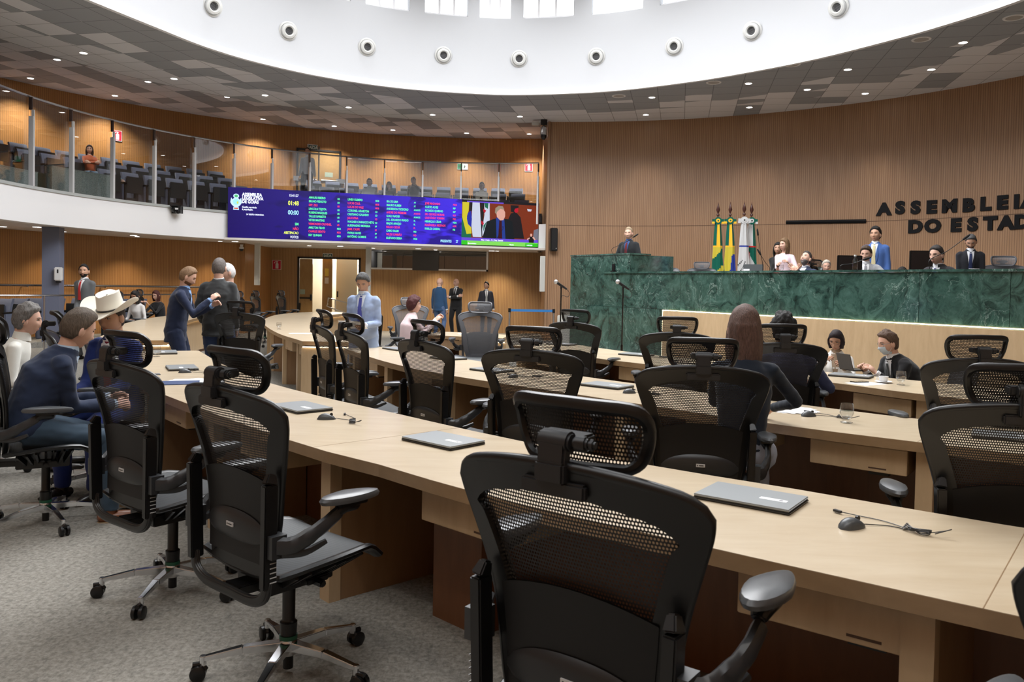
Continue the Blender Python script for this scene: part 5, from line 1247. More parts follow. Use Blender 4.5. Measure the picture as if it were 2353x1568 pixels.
# air nozzles on the dome wall
nz = None
for i, p in enumerate([(485, 15), (660, 72), (842, 109), (1018, 128), (1193, 136), (1371, 131), (1551, 108), (1731, 72), (1930, 18)]):
    P_ = hitring(*p); d = Vector((CEN[0]-P_.x, CEN[1]-P_.y, 0)).normalized()
    if nz is None:
        nz = t = empty('air_nozzle', P_)
        MB().lathe([(.20, 0), (.205, .02), (.17, .05), (.165, .03), (.20, .0)], 32).lathe([(.155, .0), (.165, .06), (.15, .11), (.11, .13), (.085, .11), (.085, -.0)], 32).build('nozzle_bell', mat('nozzle_white', (.62, .62, .60), .45), t)
        MB().lathe([(0, .0), (.09, .0), (.09, .01), (0, .01)], 24).build('duct_dark', mat('duct_grey', (.04, .04, .045), .6), t)
        q = MB(); [q.box((-.085*sqrt(1-(k/4)**2)*.98, k*.02-.002, .07), (.085*sqrt(1-(k/4)**2)*.98, k*.02+.002, .078)) for k in range(-3, 4)]; q.build('grille', mat('duct_vane', (.22, .22, .23), .5), t, smooth=False)
    else: t = copy_tree(nz)
    Z = d; X = Vector((0, 0, 1)).cross(Z).normalized(); Y = Z.cross(X); yaw = (i-4)*.06
    t.matrix_world = Matrix.Translation(P_+d*.035) @ Matrix((X, Y, Z)).transposed().to_4x4() @ Matrix.Rotation(radians(14), 4, 'X') @ Matrix.Rotation(yaw, 4, 'Y')
    tag(t, 'round white air nozzle on the dome wall, %s from the left' % ORD[i], 'air nozzle', 'air nozzles round the dome')
# signs
def facing(P_, n_):
    Z = Vector(n_).normalized(); X = Vector((0, 0, 1)).cross(Z).normalized(); Y = Z.cross(X); return Matrix.Translation(P_) @ Matrix((X, Y, Z)).transposed().to_4x4()
def sign(P_, n_, w, h, kind, label):
    t = empty('wall_sign', (0, 0, 0), 0, label, 'sign'); t.matrix_world = facing(P_, n_)
    MB().box((-w/2, -h/2, 0), (w/2, h/2, .008)).build('plate', mat('sign_white', (.8, .8, .78), .5), t, smooth=False)
    if kind == 'ext':
        MB().box((-w*.45, -h*.45, .008), (w*.45, h*.45, .010)).build('red_field', mat('sign_red', (.6, .015, .05), .5), t, smooth=False)
        q = MB(); q.poly([(-.13*w, -.38*h), (.20*w, -.38*h), (.20*w, .12*h), (.12*w, .2*h), (-.05*w, .2*h), (-.13*w, .12*h)], .010, .012); q.poly([(-.02*w, .2*h), (.09*w, .2*h), (.09*w, .34*h), (-.02*w, .34*h)], .010, .012)
        q.poly([(-.3*w, .18*h), (-.26*w, .30*h), (-.1*w, .38*h), (.16*w, .38*h), (.16*w, .31*h), (-.08*w, .30*h), (-.2*w, .24*h), (-.24*w, .14*h)], .010, .012); q.build('extinguisher_symbol', MATS['sign_white'], t, smooth=False)
    elif kind == 'saida':
        MB().box((-w*.46, -h*.40, .008), (w*.46, h*.40, .010)).build('green_field', mat('sign_green', (.01, .07, .05), .5), t, smooth=False)
        put('lettering', text_mesh('SAÍDA', h*.78, mat('sign_text', (.75, .78, .7), .5), .78, .004, .001, 'CENTER'), t, Matrix.Translation((0, -h*.28, .0115)))
    elif kind == 'arrow':
        MB().box((-w*.48, -h*.45, .008), (-.02*w, h*.45, .010)).build('green_field', mat('sign_green2', (.01, .25, .1), .5), t, smooth=False)
        MB().poly([(-.42*w, 0), (-.27*w, .3*h), (-.27*w, .1*h), (-.08*w, .1*h), (-.08*w, -.1*h), (-.27*w, -.1*h), (-.27*w, -.3*h)], .010, .012).poly([(.1*w, -.3*h), (.18*w, -.3*h), (.28*w, 0), (.2*w, .3*h), (.15*w, .1*h)], .0085, .010).build('arrow_symbol', MATS['sign_white'] if kind != 'arrow' else mat('arrow_dark', (.05, .1, .06), .5), t, smooth=False)
    return t
sign(gy(636, 609, 25.88), (0, -1, 0), .29, .31, 'ext', 'red fire extinguisher sign on the lower wall left of the exit doors')
sign(gy(753, 588, 25.88), (0, -1, 0), .32, .15, 'saida', 'dark green SAÍDA sign above the lower exit doors')
def gwall(px, py, dr=.02): P_ = hitcyl(px, py, BC, BR-dr); return P_, Vector((BC[0]-P_.x, BC[1]-P_.y, 0))
P_, n_ = gwall(718, 339); sign(P_, n_, .33, .19, 'saida', 'dark green SAÍDA sign above the gallery exit doors')
P_, n_ = gwall(1215, 384); sign(P_, n_, .27, .30, 'ext', 'red fire extinguisher sign at the right end of the gallery')
P_, n_ = gwall(269, 312); sign(P_, n_, .27, .30, 'ext', 'red fire extinguisher sign high on the left gallery wall')
P_, n_ = gwall(1063, 383); sign(P_, n_, .36, .20, 'arrow', 'white exit arrow sign on the gallery back wall')
# lower exit doors and the corridor behind
cream = mat('corridor_cream', (.72, .66, .54), .6); door_wood = oak('door_wood', (.34, .19, .06), (.42, .25, .09), .35, 2)
b = MB(); b.box((-8.4, 28.6, 0), (-3.9, 28.7, 2.8)); b.box((-8.5, 26.1, 0), (-8.4, 28.6, 2.8)); b.box((-4.9, 26.1, 0), (-4.8, 28.6, 2.8)); struct('wall_corridor', b, cream, smooth=False)
b = MB(); b.box((-8.5, 26.1, 2.6), (-4.8, 28.7, 2.7)); struct('ceiling_corridor', b, white_paint, smooth=False)
l_ = lamp('POINT', (-6.0, 27.6, 2.4), 170, (1, .93, .8), .2)
b = MB(); b.box((-6.99, 25.86, 0), (-6.93, 25.98, 2.36)); b.box((-5.0, 25.86, 0), (-4.94, 25.98, 2.36)); b.box((-6.99, 25.86, 2.30), (-4.94, 25.98, 2.36)); fr = struct('door_1', b, mat('door_frame_black', (.02, .018, .016), .4), smooth=False)
def prt(mb, name, m, par, **kw): return mb.build(name, m, par, **kw)
o = prt(MB().box((-6.92, 25.9, .01), (-6.50, 25.95, 2.29)), 'door_leaf', door_wood, fr, smooth=False)
prt(MB().cyl((-6.9, 25.86, 1.02), (-6.52, 25.86, 1.02), .022, 10).box((-6.56, 25.84, .94), (-6.50, 25.9, 1.14)).box((-6.93, 25.84, .62), (-6.88, 25.9, .86)), 'panic_bar', black_plastic, o)
prt(MB().box((-6.90, 25.892, 1.14), (-6.74, 25.9, 1.30)), 'door_notice', mat('notice_green', (.35, .42, .32), .6), o, smooth=False)
o = prt(MB().box((-6.30, 26.4, .01), (-5.98, 26.46, 2.35)), 'door_leaf', door_wood, fr, smooth=False)
prt(MB().box((-6.22, 26.39, 1.75), (-6.09, 26.4, 2.0)), 'door_notice', mat('notice_yellow', (.65, .5, .1), .6), o, smooth=False)
prt(MB().box((-6.22, 26.39, 1.5), (-6.09, 26.4, 1.7)), 'door_notice', mat('notice_white', (.7, .65, .6), .6), o, smooth=False)
o = prt(MB().box((-5.95, 26.9, .01), (-5.25, 26.96, 2.35)), 'door_leaf', cream, fr, smooth=False)
prt(MB().box((-5.92, 26.87, 1.05), (-5.88, 26.9, 1.25)), 'door_handle', black_plastic, o)
t = empty('corridor_handrail', (-6.1, 26.35, 0), 0, 'sloping double steel handrail inside the exit doorway', 'handrail')
MB().tube(crom([(.0, 0, .9), (.02, 0, 1.0), (.1, 0, 1.01), (1.1, 0, .72), (1.1, 0, .42), (.06, 0, .72), (0, 0, .82)], 3, True), .02, 8, closed=True).build('rail', steel, t)
MB().cyl((.25, 0, 0), (.25, 0, .96), .02, 8).cyl((1.0, 0, 0), (1.0, 0, .75), .02, 8).build('post', steel, t)
# gallery exit doors
P0, n_ = gwall(732, 400, .03)
t = empty('gallery_exit_door', (0, 0, 0), 0, 'double wood exit doors in a black frame at the back of the gallery', 'door'); t.matrix_world = facing(Vector((P0.x, P0.y, 3.92)), n_)
MB().box((-.72, 0, 0), (-.66, 2.0, .06)).box((.66, 0, 0), (.72, 2.0, .06)).box((-.72, 1.94, 0), (.72, 2.0, .06)).box((-.02, 0, .02), (.02, 2.1, .05)).build('door_frame', MATS['door_frame_black'], t, smooth=False)
for e in (-1, 1):
    o = MB().box((min(0, e*.66), .01, .005), (max(0, e*.66), 1.94, .035)).build('door_leaf', door_wood, t, smooth=False)
    MB().cyl((e*.08, 1.0, .06), (e*.62, 1.0, .06), .02, 8).box((e*.60-.03, .93, .03), (e*.84+.03, 1.08, .07)).build('panic_bar', steel, o)
    MB().box((e*.33-.13, 1.12, .035), (e*.33+.13, 1.27, .04)).build('door_notice', MATS['notice_green'], o, smooth=False)
# control booth behind its window
b = MB(); b.box((-4.8, 28.6, .0), (-.7, 28.7, 2.7)); b.box((-4.72, 26.1, 0), (-4.68, 28.6, 2.7)); b.box((-.82, 26.1, 0), (-.72, 28.6, 2.7)); b.box((-4.7, 26.1, 2.62), (-.8, 28.6, 2.7)); struct('wall_booth', b, mat('booth_dark', (.10, .10, .11), .8), smooth=False)
b = MB(); b.box((-4.66, 27.4, 1.6), (-4.1, 27.5, 2.6)); struct('wall_booth_white', b, mat('booth_white', (.7, .68, .62), .6, emit=None), smooth=False)
lamp('POINT', (-4.35, 26.6, 2.5), 6, (1, .95, .85), .1)
b = MB(); b.box((-4.70, 25.82, 2.00), (-.80, 25.92, 2.05)); b.box((-.86, 25.82, 2.0), (-.80, 25.92, 2.64)); b.box((-4.72, 25.82, 2.0), (-4.66, 25.92, 2.64)); fr = struct('window_booth', b, white_paint, smooth=False)
for k in range(5):
    x0 = -4.24+k*.676; prt(MB().box((x0, 25.86+.012*(k % 2), 2.05), (x0+.67, 25.868+.012*(k % 2), 2.63)), 'glass_pane', booth_glass, fr, smooth=False)
prt(MB().box((-3.25, 25.80, 1.99), (-2.4, 25.815, 2.63)).box((-2.3, 26.6, 1.98), (-1.9, 26.7, 2.2)), 'dark_panel', mat('booth_panel', (.05, .052, .055), .3), fr, smooth=False)
# vertical white light panels, loudspeaker, cameras
for (x, y, z0, z1, l_) in ((-7.37, 23.0, 1.42, 2.64, 'slim white vertical panel hanging left of the exit doors'), (-4.22, 23.3, .9, 2.60, 'slim white vertical panel between the exit doors and control booth'), (.853, 22.86, 1.40, 2.42, 'slim white vertical panel under the right end of the video wall')):
    t = empty('hanging_panel', (x, y, z0), 0, l_, 'panel'); MB().box((-.075, -.05, 0), (.075, .05, z1-z0)).build('housing', mat('panel_beige', (.66, .65, .60), .5), t, bevel=.008); MB().box((-.055, -.054, .03), (.055, -.05, z1-z0-.03)).build('front_cloth', mat('panel_cloth', (.6, .6, .56), .8), t, smooth=False)
P_ = hitcyl(1272, 551, WC, WR-.16); t = empty('wall_loudspeaker', P_, radians(12), 'black column loudspeaker on the slatted wall right of the video wall', 'loudspeaker')
MB().box((-.10, -.10, -.33), (.10, .10, .33)).build('cabinet', black_plastic, t, bevel=.02); MB().box((-.085, -.112, -.31), (.085, -.1, .31)).build('grille', mat('grille_black', (.01, .01, .01), .8), t, bevel=.005); MB().box((-.05, .09, -.08), (.05, .2, .08)).build('bracket', black_plastic, t); MB().cyl((.05, -.115, -.25), (.05, -.112, -.25), .012, 10).build('badge', white_plastic, t)
P_ = gz(1250, 276, 6.24); t = empty('dome_camera', P_, 0, 'hanging black and silver dome camera at the corner of the slatted wall', 'camera')
MB().box((-.09, -.09, -.16), (.09, .09, 0)).build('mount', black_plastic, t, bevel=.01); MB().lathe([(0, -.16), (.05, -.17), (.085, -.24), (.10, -.38), (.10, -.42), (0, -.42)], 20).build('housing', steel, t); MB().ell((0, 0, -.44), (.085, .085, .12)).build('lens_dome', screen_black, t); MB().box((-.34, -.06, -.16), (-.14, .06, -.06)).box((-.16, -.02, -.12), (-.08, .02, -.08)).build('side_camera', mat('camera_beige', (.45, .44, .42), .5), t, bevel=.01)
P_ = hitcyl(405, 477, GC, GR-.2); t = empty('tracking_camera', P_, radians(10), 'black motorised camera fixed to the white gallery front', 'camera')
MB().box((-.13, -.08, 0.02), (.13, .13, .05)).box((-.13, .09, -.14), (.13, .13, .05)).ell((-.04, 0, -.04), (.09, .07, .08)).box((.06, -.09, -.14), (.12, .06, .02)).build('bracket', black_plastic, t); MB().ell((.05, -.05, -.10), (.065, .06, .06)).cyl((.05, -.1, -.10), (.05, -.13, -.10), .035).build('camera_head', screen_black, t); MB().box((.0, -.115, -.06), (.07, -.10, -.02)).build('badge', white_plastic, t)
P_ = gz(555, 562, 2.60); t = empty('dome_camera', P_, 0, 'small white dome camera under the left end of the video wall', 'camera')
MB().lathe([(0, 0), (.05, 0), (.04, -.06), (.07, -.08), (.07, -.13), (0, -.13)], 16).build('housing', white_plastic, t); MB().ell((0, 0, -.14), (.055, .055, .06)).build('lens_dome', dark_plastic, t)
t = empty('soap_dispenser', gy(135, 630, 17.42), radians(12), 'white wall dispenser on the blue grey column', 'dispenser')
MB().box((-.08, -.07, -.15), (.08, .05, .15)).build('housing', white_plastic, t, bevel=.02); MB().box((-.05, -.05, -.19), (.05, .03, -.15)).build('nozzle', dark_plastic, t, bevel=.01); MB().box((-.015, -.072, .02), (.015, -.069, .1)).build('level_window', dark_plastic, t)
# black letters on the slatted wall
blk = mat('letter_black', (.004, .004, .005), .6, spec=.2)
for word, nm in (([('A', 2032, 480), ('S', 2069, 476.5), ('S', 2104.6, 476), ('E', 2142, 475), ('M', 2182.6, 472.5), ('B', 2227, 470.5), ('L', 2266.6, 467.5), ('E', 2305, 464.5), ('I', 2337, 462.5), ('A', 2366, 460), ('L', 2420, 457), ('E', 2455, 455), ('G', 2492, 453), ('I', 2522, 451), ('S', 2552, 449)], 'upper'), ([('D', 2104.6, 520), ('O', 2143.7, 518.5), ('E', 2198, 516.5), ('S', 2236, 514.5), ('T', 2276, 512.5), ('A', 2313, 511), ('D', 2351, 508.5), ('O', 2390, 506.5), ('D', 2450, 503), ('E', 2486, 501)], 'lower')):
    t = empty('wall_lettering', (0, 0, 0), 0, 'large black raised letters on the slatted wall, %s line reading %s' % (nm, 'ASSEMBLEIA' if nm == 'upper' else 'DO ESTADO'), 'lettering')
    for ch, px, py in word:
        P_ = hitcyl(px, py, WC, WR-.005); n_ = Vector((WC[0]-P_.x, WC[1]-P_.y, 0)); zz = 3.40 if nm == 'upper' else 2.955
        zz = P_.z
        me = text_mesh(ch, .385, blk, 1.12, .026, .015, 'CENTER'); xs_ = [v.co.x for v in me.vertices]; me.transform(Matrix.Translation((-(min(xs_)+max(xs_))/2, -.14, .015)))
        put('letter', me, t, facing(P_, n_))
P1, P2 = hitcyl(1806, 511, WC, WR-.03), hitcyl(1990, 508.5, WC, WR-.03)
t = empty('wall_bar', (P1+P2)/2, 0, 'thin black horizontal bar on the slatted wall left of the lettering', 'bar'); q = MB(); iv = -(P1+P2)/2
pts = [hitcyl(1806+184*k/8, 511-2.5*k/8, WC, WR-.03)+iv for k in range(9)]
q.tube(pts, .048, 4, flat=(.5, 1)); q.build('bar', blk, t, smooth=False)
# flags
FCOL = {'g': (.0, .10, .065), 'y': (.55, .45, .04), 'w': (.55, .55, .55), 'b': (.02, .04, .28), 'r': (.55, .02, .02), 'k': (.02, .02, .02), 'o': (.85, .48, .03)}
def flag(px, Y, label, fn, rib, x0=.0):
    P_ = gy(px, 640, Y); t = empty('flag', (P_.x, P_.y, .88), radians(-8), label, 'flag', 'flags on poles behind the bench')
    MB().lathe([(0, 0), (.17, 0), (.17, .03), (.03, .06), (.03, .1), (0, .1)], 24).build('pole_base', mat('pole_wood', (.12, .04, .02), .35), t); MB().cyl((0, 0, .05), (0, 0, 2.42), .018, 10).build('pole', MATS['pole_wood'], t)
    MB().lathe([(0, 2.42), (.03, 2.42), (.034, 2.45), (.015, 2.48), (.045, 2.56), (.02, 2.66), (0, 2.76)], 16).build('finial', mat('finial_dark', (.06, .02, .015), .3), t)
    fm = [cloth(FCOL[k]) for k in 'gywbrko']; idx = {k: i for i, k in enumerate('gywbrko')}
    me_ = MB(); nz_, na = 60, 40; rows = []
    for i in range(nz_+1):
        v = i/nz_; z = 2.28-2.0*v; w = (.055+.045*v/.28 if v < .28 else .10+.06*(v-.28)/.72)*(1 if v > .28 else 1.0); r_ = []
        for k in range(na):
            a = 2*pi*k/na; f_ = 1+.16*sin(a*5+v*3)+.08*sin(a*9-v*5); r_.append(Vector((w*cos(a)*f_+.02*v, -.02+.055*sin(a)*f_, z)))
        rows.append(r_)
    for i in range(nz_):
        for k in range(na):
            l2 = (k+1) % na; v = (i+.5)/nz_; a = 2*pi*(k+.5)/na
            me_.add([rows[i][k], rows[i][l2], rows[i+1][l2], rows[i+1][k]], [(0, 1, 2, 3)], idx[fn(v, cos(a) if sin(a) < 0 else cos(a)*.9)])
    me_.build('flag_cloth', fm, t)
    q = MB(); q.lathe([(0, 0), (.085, 0), (.085, .02), (0, .02)], 20, idx[rib[0]], M=Matrix.Rotation(pi/2, 3, 'X'), c=(0, -.06, 2.30)); q.lathe([(0, .02), (.05, .02), (.045, .03), (0, .03)], 16, idx[rib[1]], M=Matrix.Rotation(pi/2, 3, 'X'), c=(0, -.06, 2.30)); q.lathe([(0, .03), (.02, .03), (0, .036)], 10, idx['k' if rib[1] == 'w' else 'g'], M=Matrix.Rotation(pi/2, 3, 'X'), c=(0, -.06, 2.30))
    for e in (-1, 1): q.box((e*.10-.035, -.06, 2.27), (e*.10+.035, -.045, 2.34), idx[rib[0]]); q.box((e*.11-.03, -.065, 2.23), (e*.11+.03, -.05, 2.28), idx[rib[1]])
    q.build('rosette', fm, t, smooth=False)
def f_go(v, x):
    if v < .28: return 'o' if -.35 < x < .45 else 'g'
    if v < .30: return 'o'
    return 'y' if int((v*5.2+x*.35)) % 2 else 'g'
def f_br(v, x):
    if v < .28: return 'o' if -.3 < x < .5 else 'g'
    if v < .30: return 'o'
    if x > .45-1.8*max(0, .22-abs(v-.58)) and abs(v-.58) < .2: return 'b'
    return 'y' if x > -1.1+2.2*max(0, v-.45) and v < .85 else 'g'
def f_wh(v, x):
    if .28 < v < .30: return 'b'
    if v > .45 and x < .3 and abs(sin(v*34+x*4)) > .96: return 'k'
    return 'w'
def f_gw(v, x):
    if v < .28: return 'w' if x < .25 else 'g'
    if v < .305: return 'r'
    if v < .42+.12*x: return 'g'
    if v < .47 and x < -.4: return 'r'
    if .58 < v < .72 and x > .0 and abs(sin(v*60+x*9)) > .6: return 'b'
    return 'w' if v < .75 else ('g' if x < -.1 else 'w')
flag(1646, 18.9, 'green and yellow diagonally striped flag, leftmost of four on poles', f_go, 'go'); flag(1674, 18.8, 'yellow and green flag with a blue disc, second of four', f_br, 'go')
flag(1706, 18.6, 'white flag with dark lettering, third of four', f_wh, 'ww'); flag(1723, 18.75, 'green and white flag with a red edge, rightmost of four', f_gw, 'gw')
# microphone stands, belt barrier
def micstand(px, py, Y, label):
    P_ = gy(px, py, Y); t = empty('microphone_stand', (P_.x, P_.y, 0), 0, label, 'microphone stand', 'microphone stands on the hall floor'); h = P_.z
    MB().lathe([(0, 0), (.14, 0), (.14, .015), (.03, .03), (0, .03)], 24).build('stand_base', black_plastic, t); MB().cyl((.06, 0, .02), (.06, 0, h-.08), .0095, 8).cyl((.06, 0, .7), (.06, 0, .78), .017, 8).build('pole', black_plastic, t)
    MB().tube([(.06, 0, h-.10), (.06, 0, h-.05)], .014, 8).bar((.02, 0, h-.03), (.1, 0, h-.075), .035, .03).build('clip', dark_plastic, t)
    MB().tube([(.0, 0, h-.01), (.02, 0, h-.025), (.14, 0, h-.10)], [.02, .02, .014], 10).build('microphone_handle', black_plastic, t); MB().ell((-.015, 0, h), (.031, .031, .031)).build('microphone_grille', mat('mic_silver', (.55, .55, .56), .45, .6), t)
    MB().tube(crom([(.14, 0, h-.10), (.18, 0, h-.16), (.15, 0, h-.21), (.07, 0, h-.2), (.06, 0, h-.4)], 5), .004, 6).build('cable', dark_plastic, t)
micstand(1280, 648, 11.2, 'microphone stand left of the marble bench, near the belt barrier'); micstand(1422, 648, 10.75, 'microphone stand in front of the green marble, nearer the lectern')
t = empty('belt_barrier', (.5, 20.2, 0), 0, 'belt barrier with two black topped posts and a blue belt', 'barrier')
for e in (-1, 1): MB().lathe([(0, 0), (.16, 0), (.16, .02), (.03, .04), (.025, .05), (.025, .9), (0, .9)], 20, c=(e*.56, 0, 0)).build('post', steel, t); MB().lathe([(0, .88), (.035, .88), (.035, .98), (0, .98)], 16, c=(e*.56, 0, 0)).build('post_cap', black_plastic, t)
MB().box((-.54, -.006, .90), (.54, .006, .96)).build('belt', mat('belt_blue', (.02, .16, .42), .6), t, smooth=False)
t = empty('side_cabinet', (1.35, 17.6, 0), radians(-20), 'low pale cabinet with a dark bag on top beside the marble wall', 'cabinet')
MB().box((-.3, -.2, 0), (.2, .2, .92)).build('cabinet_body', mat('cabinet_grey', (.5, .5, .46), .5), t, bevel=.01); MB().box((-.28, -.205, .05), (.18, -.2, .88)).build('cabinet_door', mat('cabinet_grey'), t, smooth=False)
# handrails under the gallery
t = empty('wall_handrail', (-8, 17, 0), 0, 'long steel handrail along the lower left slatted wall', 'handrail'); iv = Vector((8, -17, 0))
MB().tube([Vector((p[0], p[1], 1.34))+iv for p in arc(BC, 11.2, 132, 215, 40)], .028, 8).build('rail', mat('rail_dark', (.25, .24, .24), .25, 1), t)
q = MB()
for a in range(135, 215, 10):
    p = Vector((BC[0]+11.2*cos(radians(a)), BC[1]+11.2*sin(radians(a)), 1.30))+iv; d = Vector((cos(radians(a)), sin(radians(a)), 0)); q.tube([p+Vector((0, 0, .03)), p, p+d*.26], .012, 6)
q.build('brackets', steel, t)
t = empty('floor_handrail', (-8, 15, 0), 0, 'thin dark rail on posts before the seats at the left', 'handrail'); iv = Vector((8, -15, 0))
ra = [(-10.4, 14.6), (-9.4, 16.0), (-8.9, 17.6), (-8.6, 19.3), (-8.2, 20.6)]
MB().tube([p+iv for p in crom([(a, b_, 1.17) for a, b_ in ra], 6)], .018, 8).build('rail', mat('rail_dark'), t)
for a, b_ in ra: MB().cyl(Vector((a, b_, 0))+iv, Vector((a, b_, 1.16))+iv, .015, 8).build('post', steel, t)
# ================================================================ upholstered folding seats
seatcol = fabric('seat_blue_grey', (.10, .115, .17), .8, 300, .3); seat_dark = mat('seat_shell', (.022, .026, .028), .45)
def make_seat():
    t = empty('folding_seat', (0, 0, 0))
    q = MB(); rows = []
    for j in range(9):
        v = j/8; z = .42+.50*v; y = -.20-.12*v+.02*sin(pi*v); r_ = []
        for k in range(12):
            a = 2*pi*k/12; r_.append(Vector((.235*max(-1, min(1, 1.35*cos(a)))*(1-.04*v), y+.045*max(-1, min(1, 1.4*sin(a)))*(1.0 if v < .78 else 1.25)*(1 if v < 1 else .7), z)))
        rows.append(r_)
    q.grid(rows, closed=True); q.add(rows[-1], [tuple(range(12))]); q.add(rows[0], [tuple(range(11, -1, -1))]); q.build('seat_back', seatcol, t, bevel=0)
    MB().box((-.23, -.17, .40), (.23, -.08, .80)).build('folded_cushion', seatcol, t, bevel=.03)
    MB().box((-.225, -.085, .38), (.225, -.065, .80)).build('cushion_shell', seat_dark, t, bevel=.01)
    for e in (-1, 1):
        MB().box((e*.265-.022, -.30, 0), (e*.265+.022, -.02, .60)).build('side_panel', seatcol if e < 0 else seat_dark, t, bevel=.015)
        MB().bar((e*.265, -.30, .62), (e*.265, .04, .615), .05, .035).build('armrest', black_plastic, t, bevel=.01)
    return t
sp0 = make_seat(); used = [False]
def seat(x, y, z, deg, label, group):
    o = sp0 if not used[0] else copy_tree(sp0); used[0] = True
    o.location = (x, y, z); o.rotation_euler = (0, 0, -radians(deg)); tag(o, label, 'seat', group); return o
rows_ = (('front', 1.30, 3.32, 103, 152), ('middle', 2.25, 3.62, 92, 160), ('back', 3.25, 3.92, 90, 178))
for nm, dr, z, a0_, a1_ in rows_:
    R_ = GR+dr; stp = math.degrees(.60/R_); k = 0; a = a1_
    a = a1_
    while a > (76 if nm != 'front' else 78):
        x, y = GC[0]+R_*cos(radians(a)), GC[1]+R_*sin(radians(a))
        rr_ = hypot(x-BC[0], y-BC[1])
        gap = (118 < a < 130 and nm != 'front')
        if rr_ < BR-.25 and x < .35 and not gap:
            seat(x, y, z, 90-a+180, 'blue grey folding seat in the %s gallery row, %s from the left' % (nm, ORD[k] if k < len(ORD) else 'last'), 'gallery seats, %s row' % nm); k += 1
        a -= stp
for i, px in enumerate((-30, 8, 45, 95, 155, 245, 290)):
    P_ = gz(px, 676, 1.10); P_ = gy(px, 676, 17.2-.15*i+i*.55); seat(P_.x, P_.y+.2, .12, 190, 'blue grey seat against the lower left wall, %s from the left' % ORD[i], 'seats under the gallery')
b = MB(); b.strip([(-15, 14.2), (-10.9, 16.4), (-9.6, 18.2), (-8.9, 19.8), (-8.2, 21.3)], [(-15, 15.5), (-11.6, 18.2), (-10.6, 20.2), (-9.6, 21.6), (-8.6, 22.6)], 0, .12); struct('floor_step', b, carpet_mat, smooth=False)
# granite parapets in the gallery
gran = mat('granite_speckled', (.2, .24, .22), .4); _t = NT(gran); _n = _t.noise(_t.obj(), 60, 3, .8); _t.base(_t.ramp(_n, (.35, (.09, .12, .11)), (.65, (.33, .37, .34))))
grd = mat('granite_green', (.018, .06, .045), .3)
def parapet(a0_, a1_, r0_, h, label, m, z=3.32):
    c = Vector((GC[0]+(GR+r0_)*cos(radians((a0_+a1_)/2)), GC[1]+(GR+r0_)*sin(radians((a0_+a1_)/2)), z)); t = empty('gallery_parapet', c, 0, label, 'parapet'); q = MB()
    q.strip(arc(GC, GR+r0_, a0_, a1_, 8), arc(GC, GR+r0_+.12, a0_, a1_, 8), z, z+h); q.v = [v-c for v in q.v]; q.build('parapet_panel', m, t, smooth=False)
    q = MB(); q.strip(arc(GC, GR+r0_-.01, a0_, a1_, 8), arc(GC, GR+r0_+.13, a0_, a1_, 8), z+h, z+h+.02); q.v = [v-c for v in q.v]; q.build('parapet_cap', m, t, smooth=False)
parapet(160, 173, .95, .48, 'dark green stone parapet in the gallery behind the second glass pane', grd); parapet(156, 166.5, .55, .62, 'speckled grey granite parapet in front of the woman in rust', gran); parapet(169, 178, .55, .42, 'low granite parapet at the far left of the gallery', gran)
# ================================================================ things on the desks
lid = mat('laptop_lid', (.34, .36, .37), .35, .4); lid_edge = mat('laptop_edge', (.02, .02, .022), .4)
paper_m = mat('paper_white', (.84, .84, .86), .7); ZD = .76
def make_laptop():
    t = empty('laptop', (0, 0, 0)); MB().box((-.18, -.122, .001), (.18, .122, .012)).build('laptop_base', lid_edge, t, bevel=.004); o = MB().box((-.18, -.122, .0128), (.18, .122, .021)).build('laptop_lid', lid, t, bevel=.004)
    MB().box((.04, -.03, .0212), (.14, .0, .0216)).build('asset_label', paper_m, o, smooth=False); MB().cyl((.118, -.015, .0217), (.118, -.015, .0219), .008, 12).build('label_mark', mat('mark_grey', (.2, .2, .22), .5), o)
    return t
lp0 = make_laptop(); lu = [False]
def laptop(px, py, deg, label):
    P_ = gz(px, py, ZD); o = lp0 if not lu[0] else copy_tree(lp0); lu[0] = True; o.location = (P_.x, P_.y, ZD); o.rotation_euler = (0, 0, -radians(deg)); tag(o, label, 'laptop', 'closed laptops on the curved desks')
for a in ((1018, 1017, 42, 'closed grey laptop left of the closest chair, on the nearest desk'), (692, 940, 47, 'closed grey laptop near the far edge of the nearest desk, behind the empty left chairs'), (1725, 1150, 36, 'closed grey laptop right of the closest chair, beside its mouse'),
          (418, 848, 62, 'closed grey laptop on the left end of the nearest desk'), (1395, 889, 40, 'closed grey laptop in the middle of the second desk, beside a mouse'), (1130, 853, 45, 'closed grey laptop behind the chair at the middle of the second desk'),
          (915, 804, 52, 'closed laptop at the left end of the second desk'), (1030, 825, 50, 'closed laptop seen through the third chair of the second desk'), (1462, 817, 38, 'closed laptop on the front desk before the marble bench'), (1290, 793, 42, 'closed laptop at the left end of the front desk'),
          (1955, 866, 35, 'dark closed laptop in front of the masked man'), (2320, 1008, 33, 'closed laptop seen through the chair at the right edge'), (378, 812, 65, 'closed laptop beside the small glass at the far left end of the nearest desk')): laptop(*a)
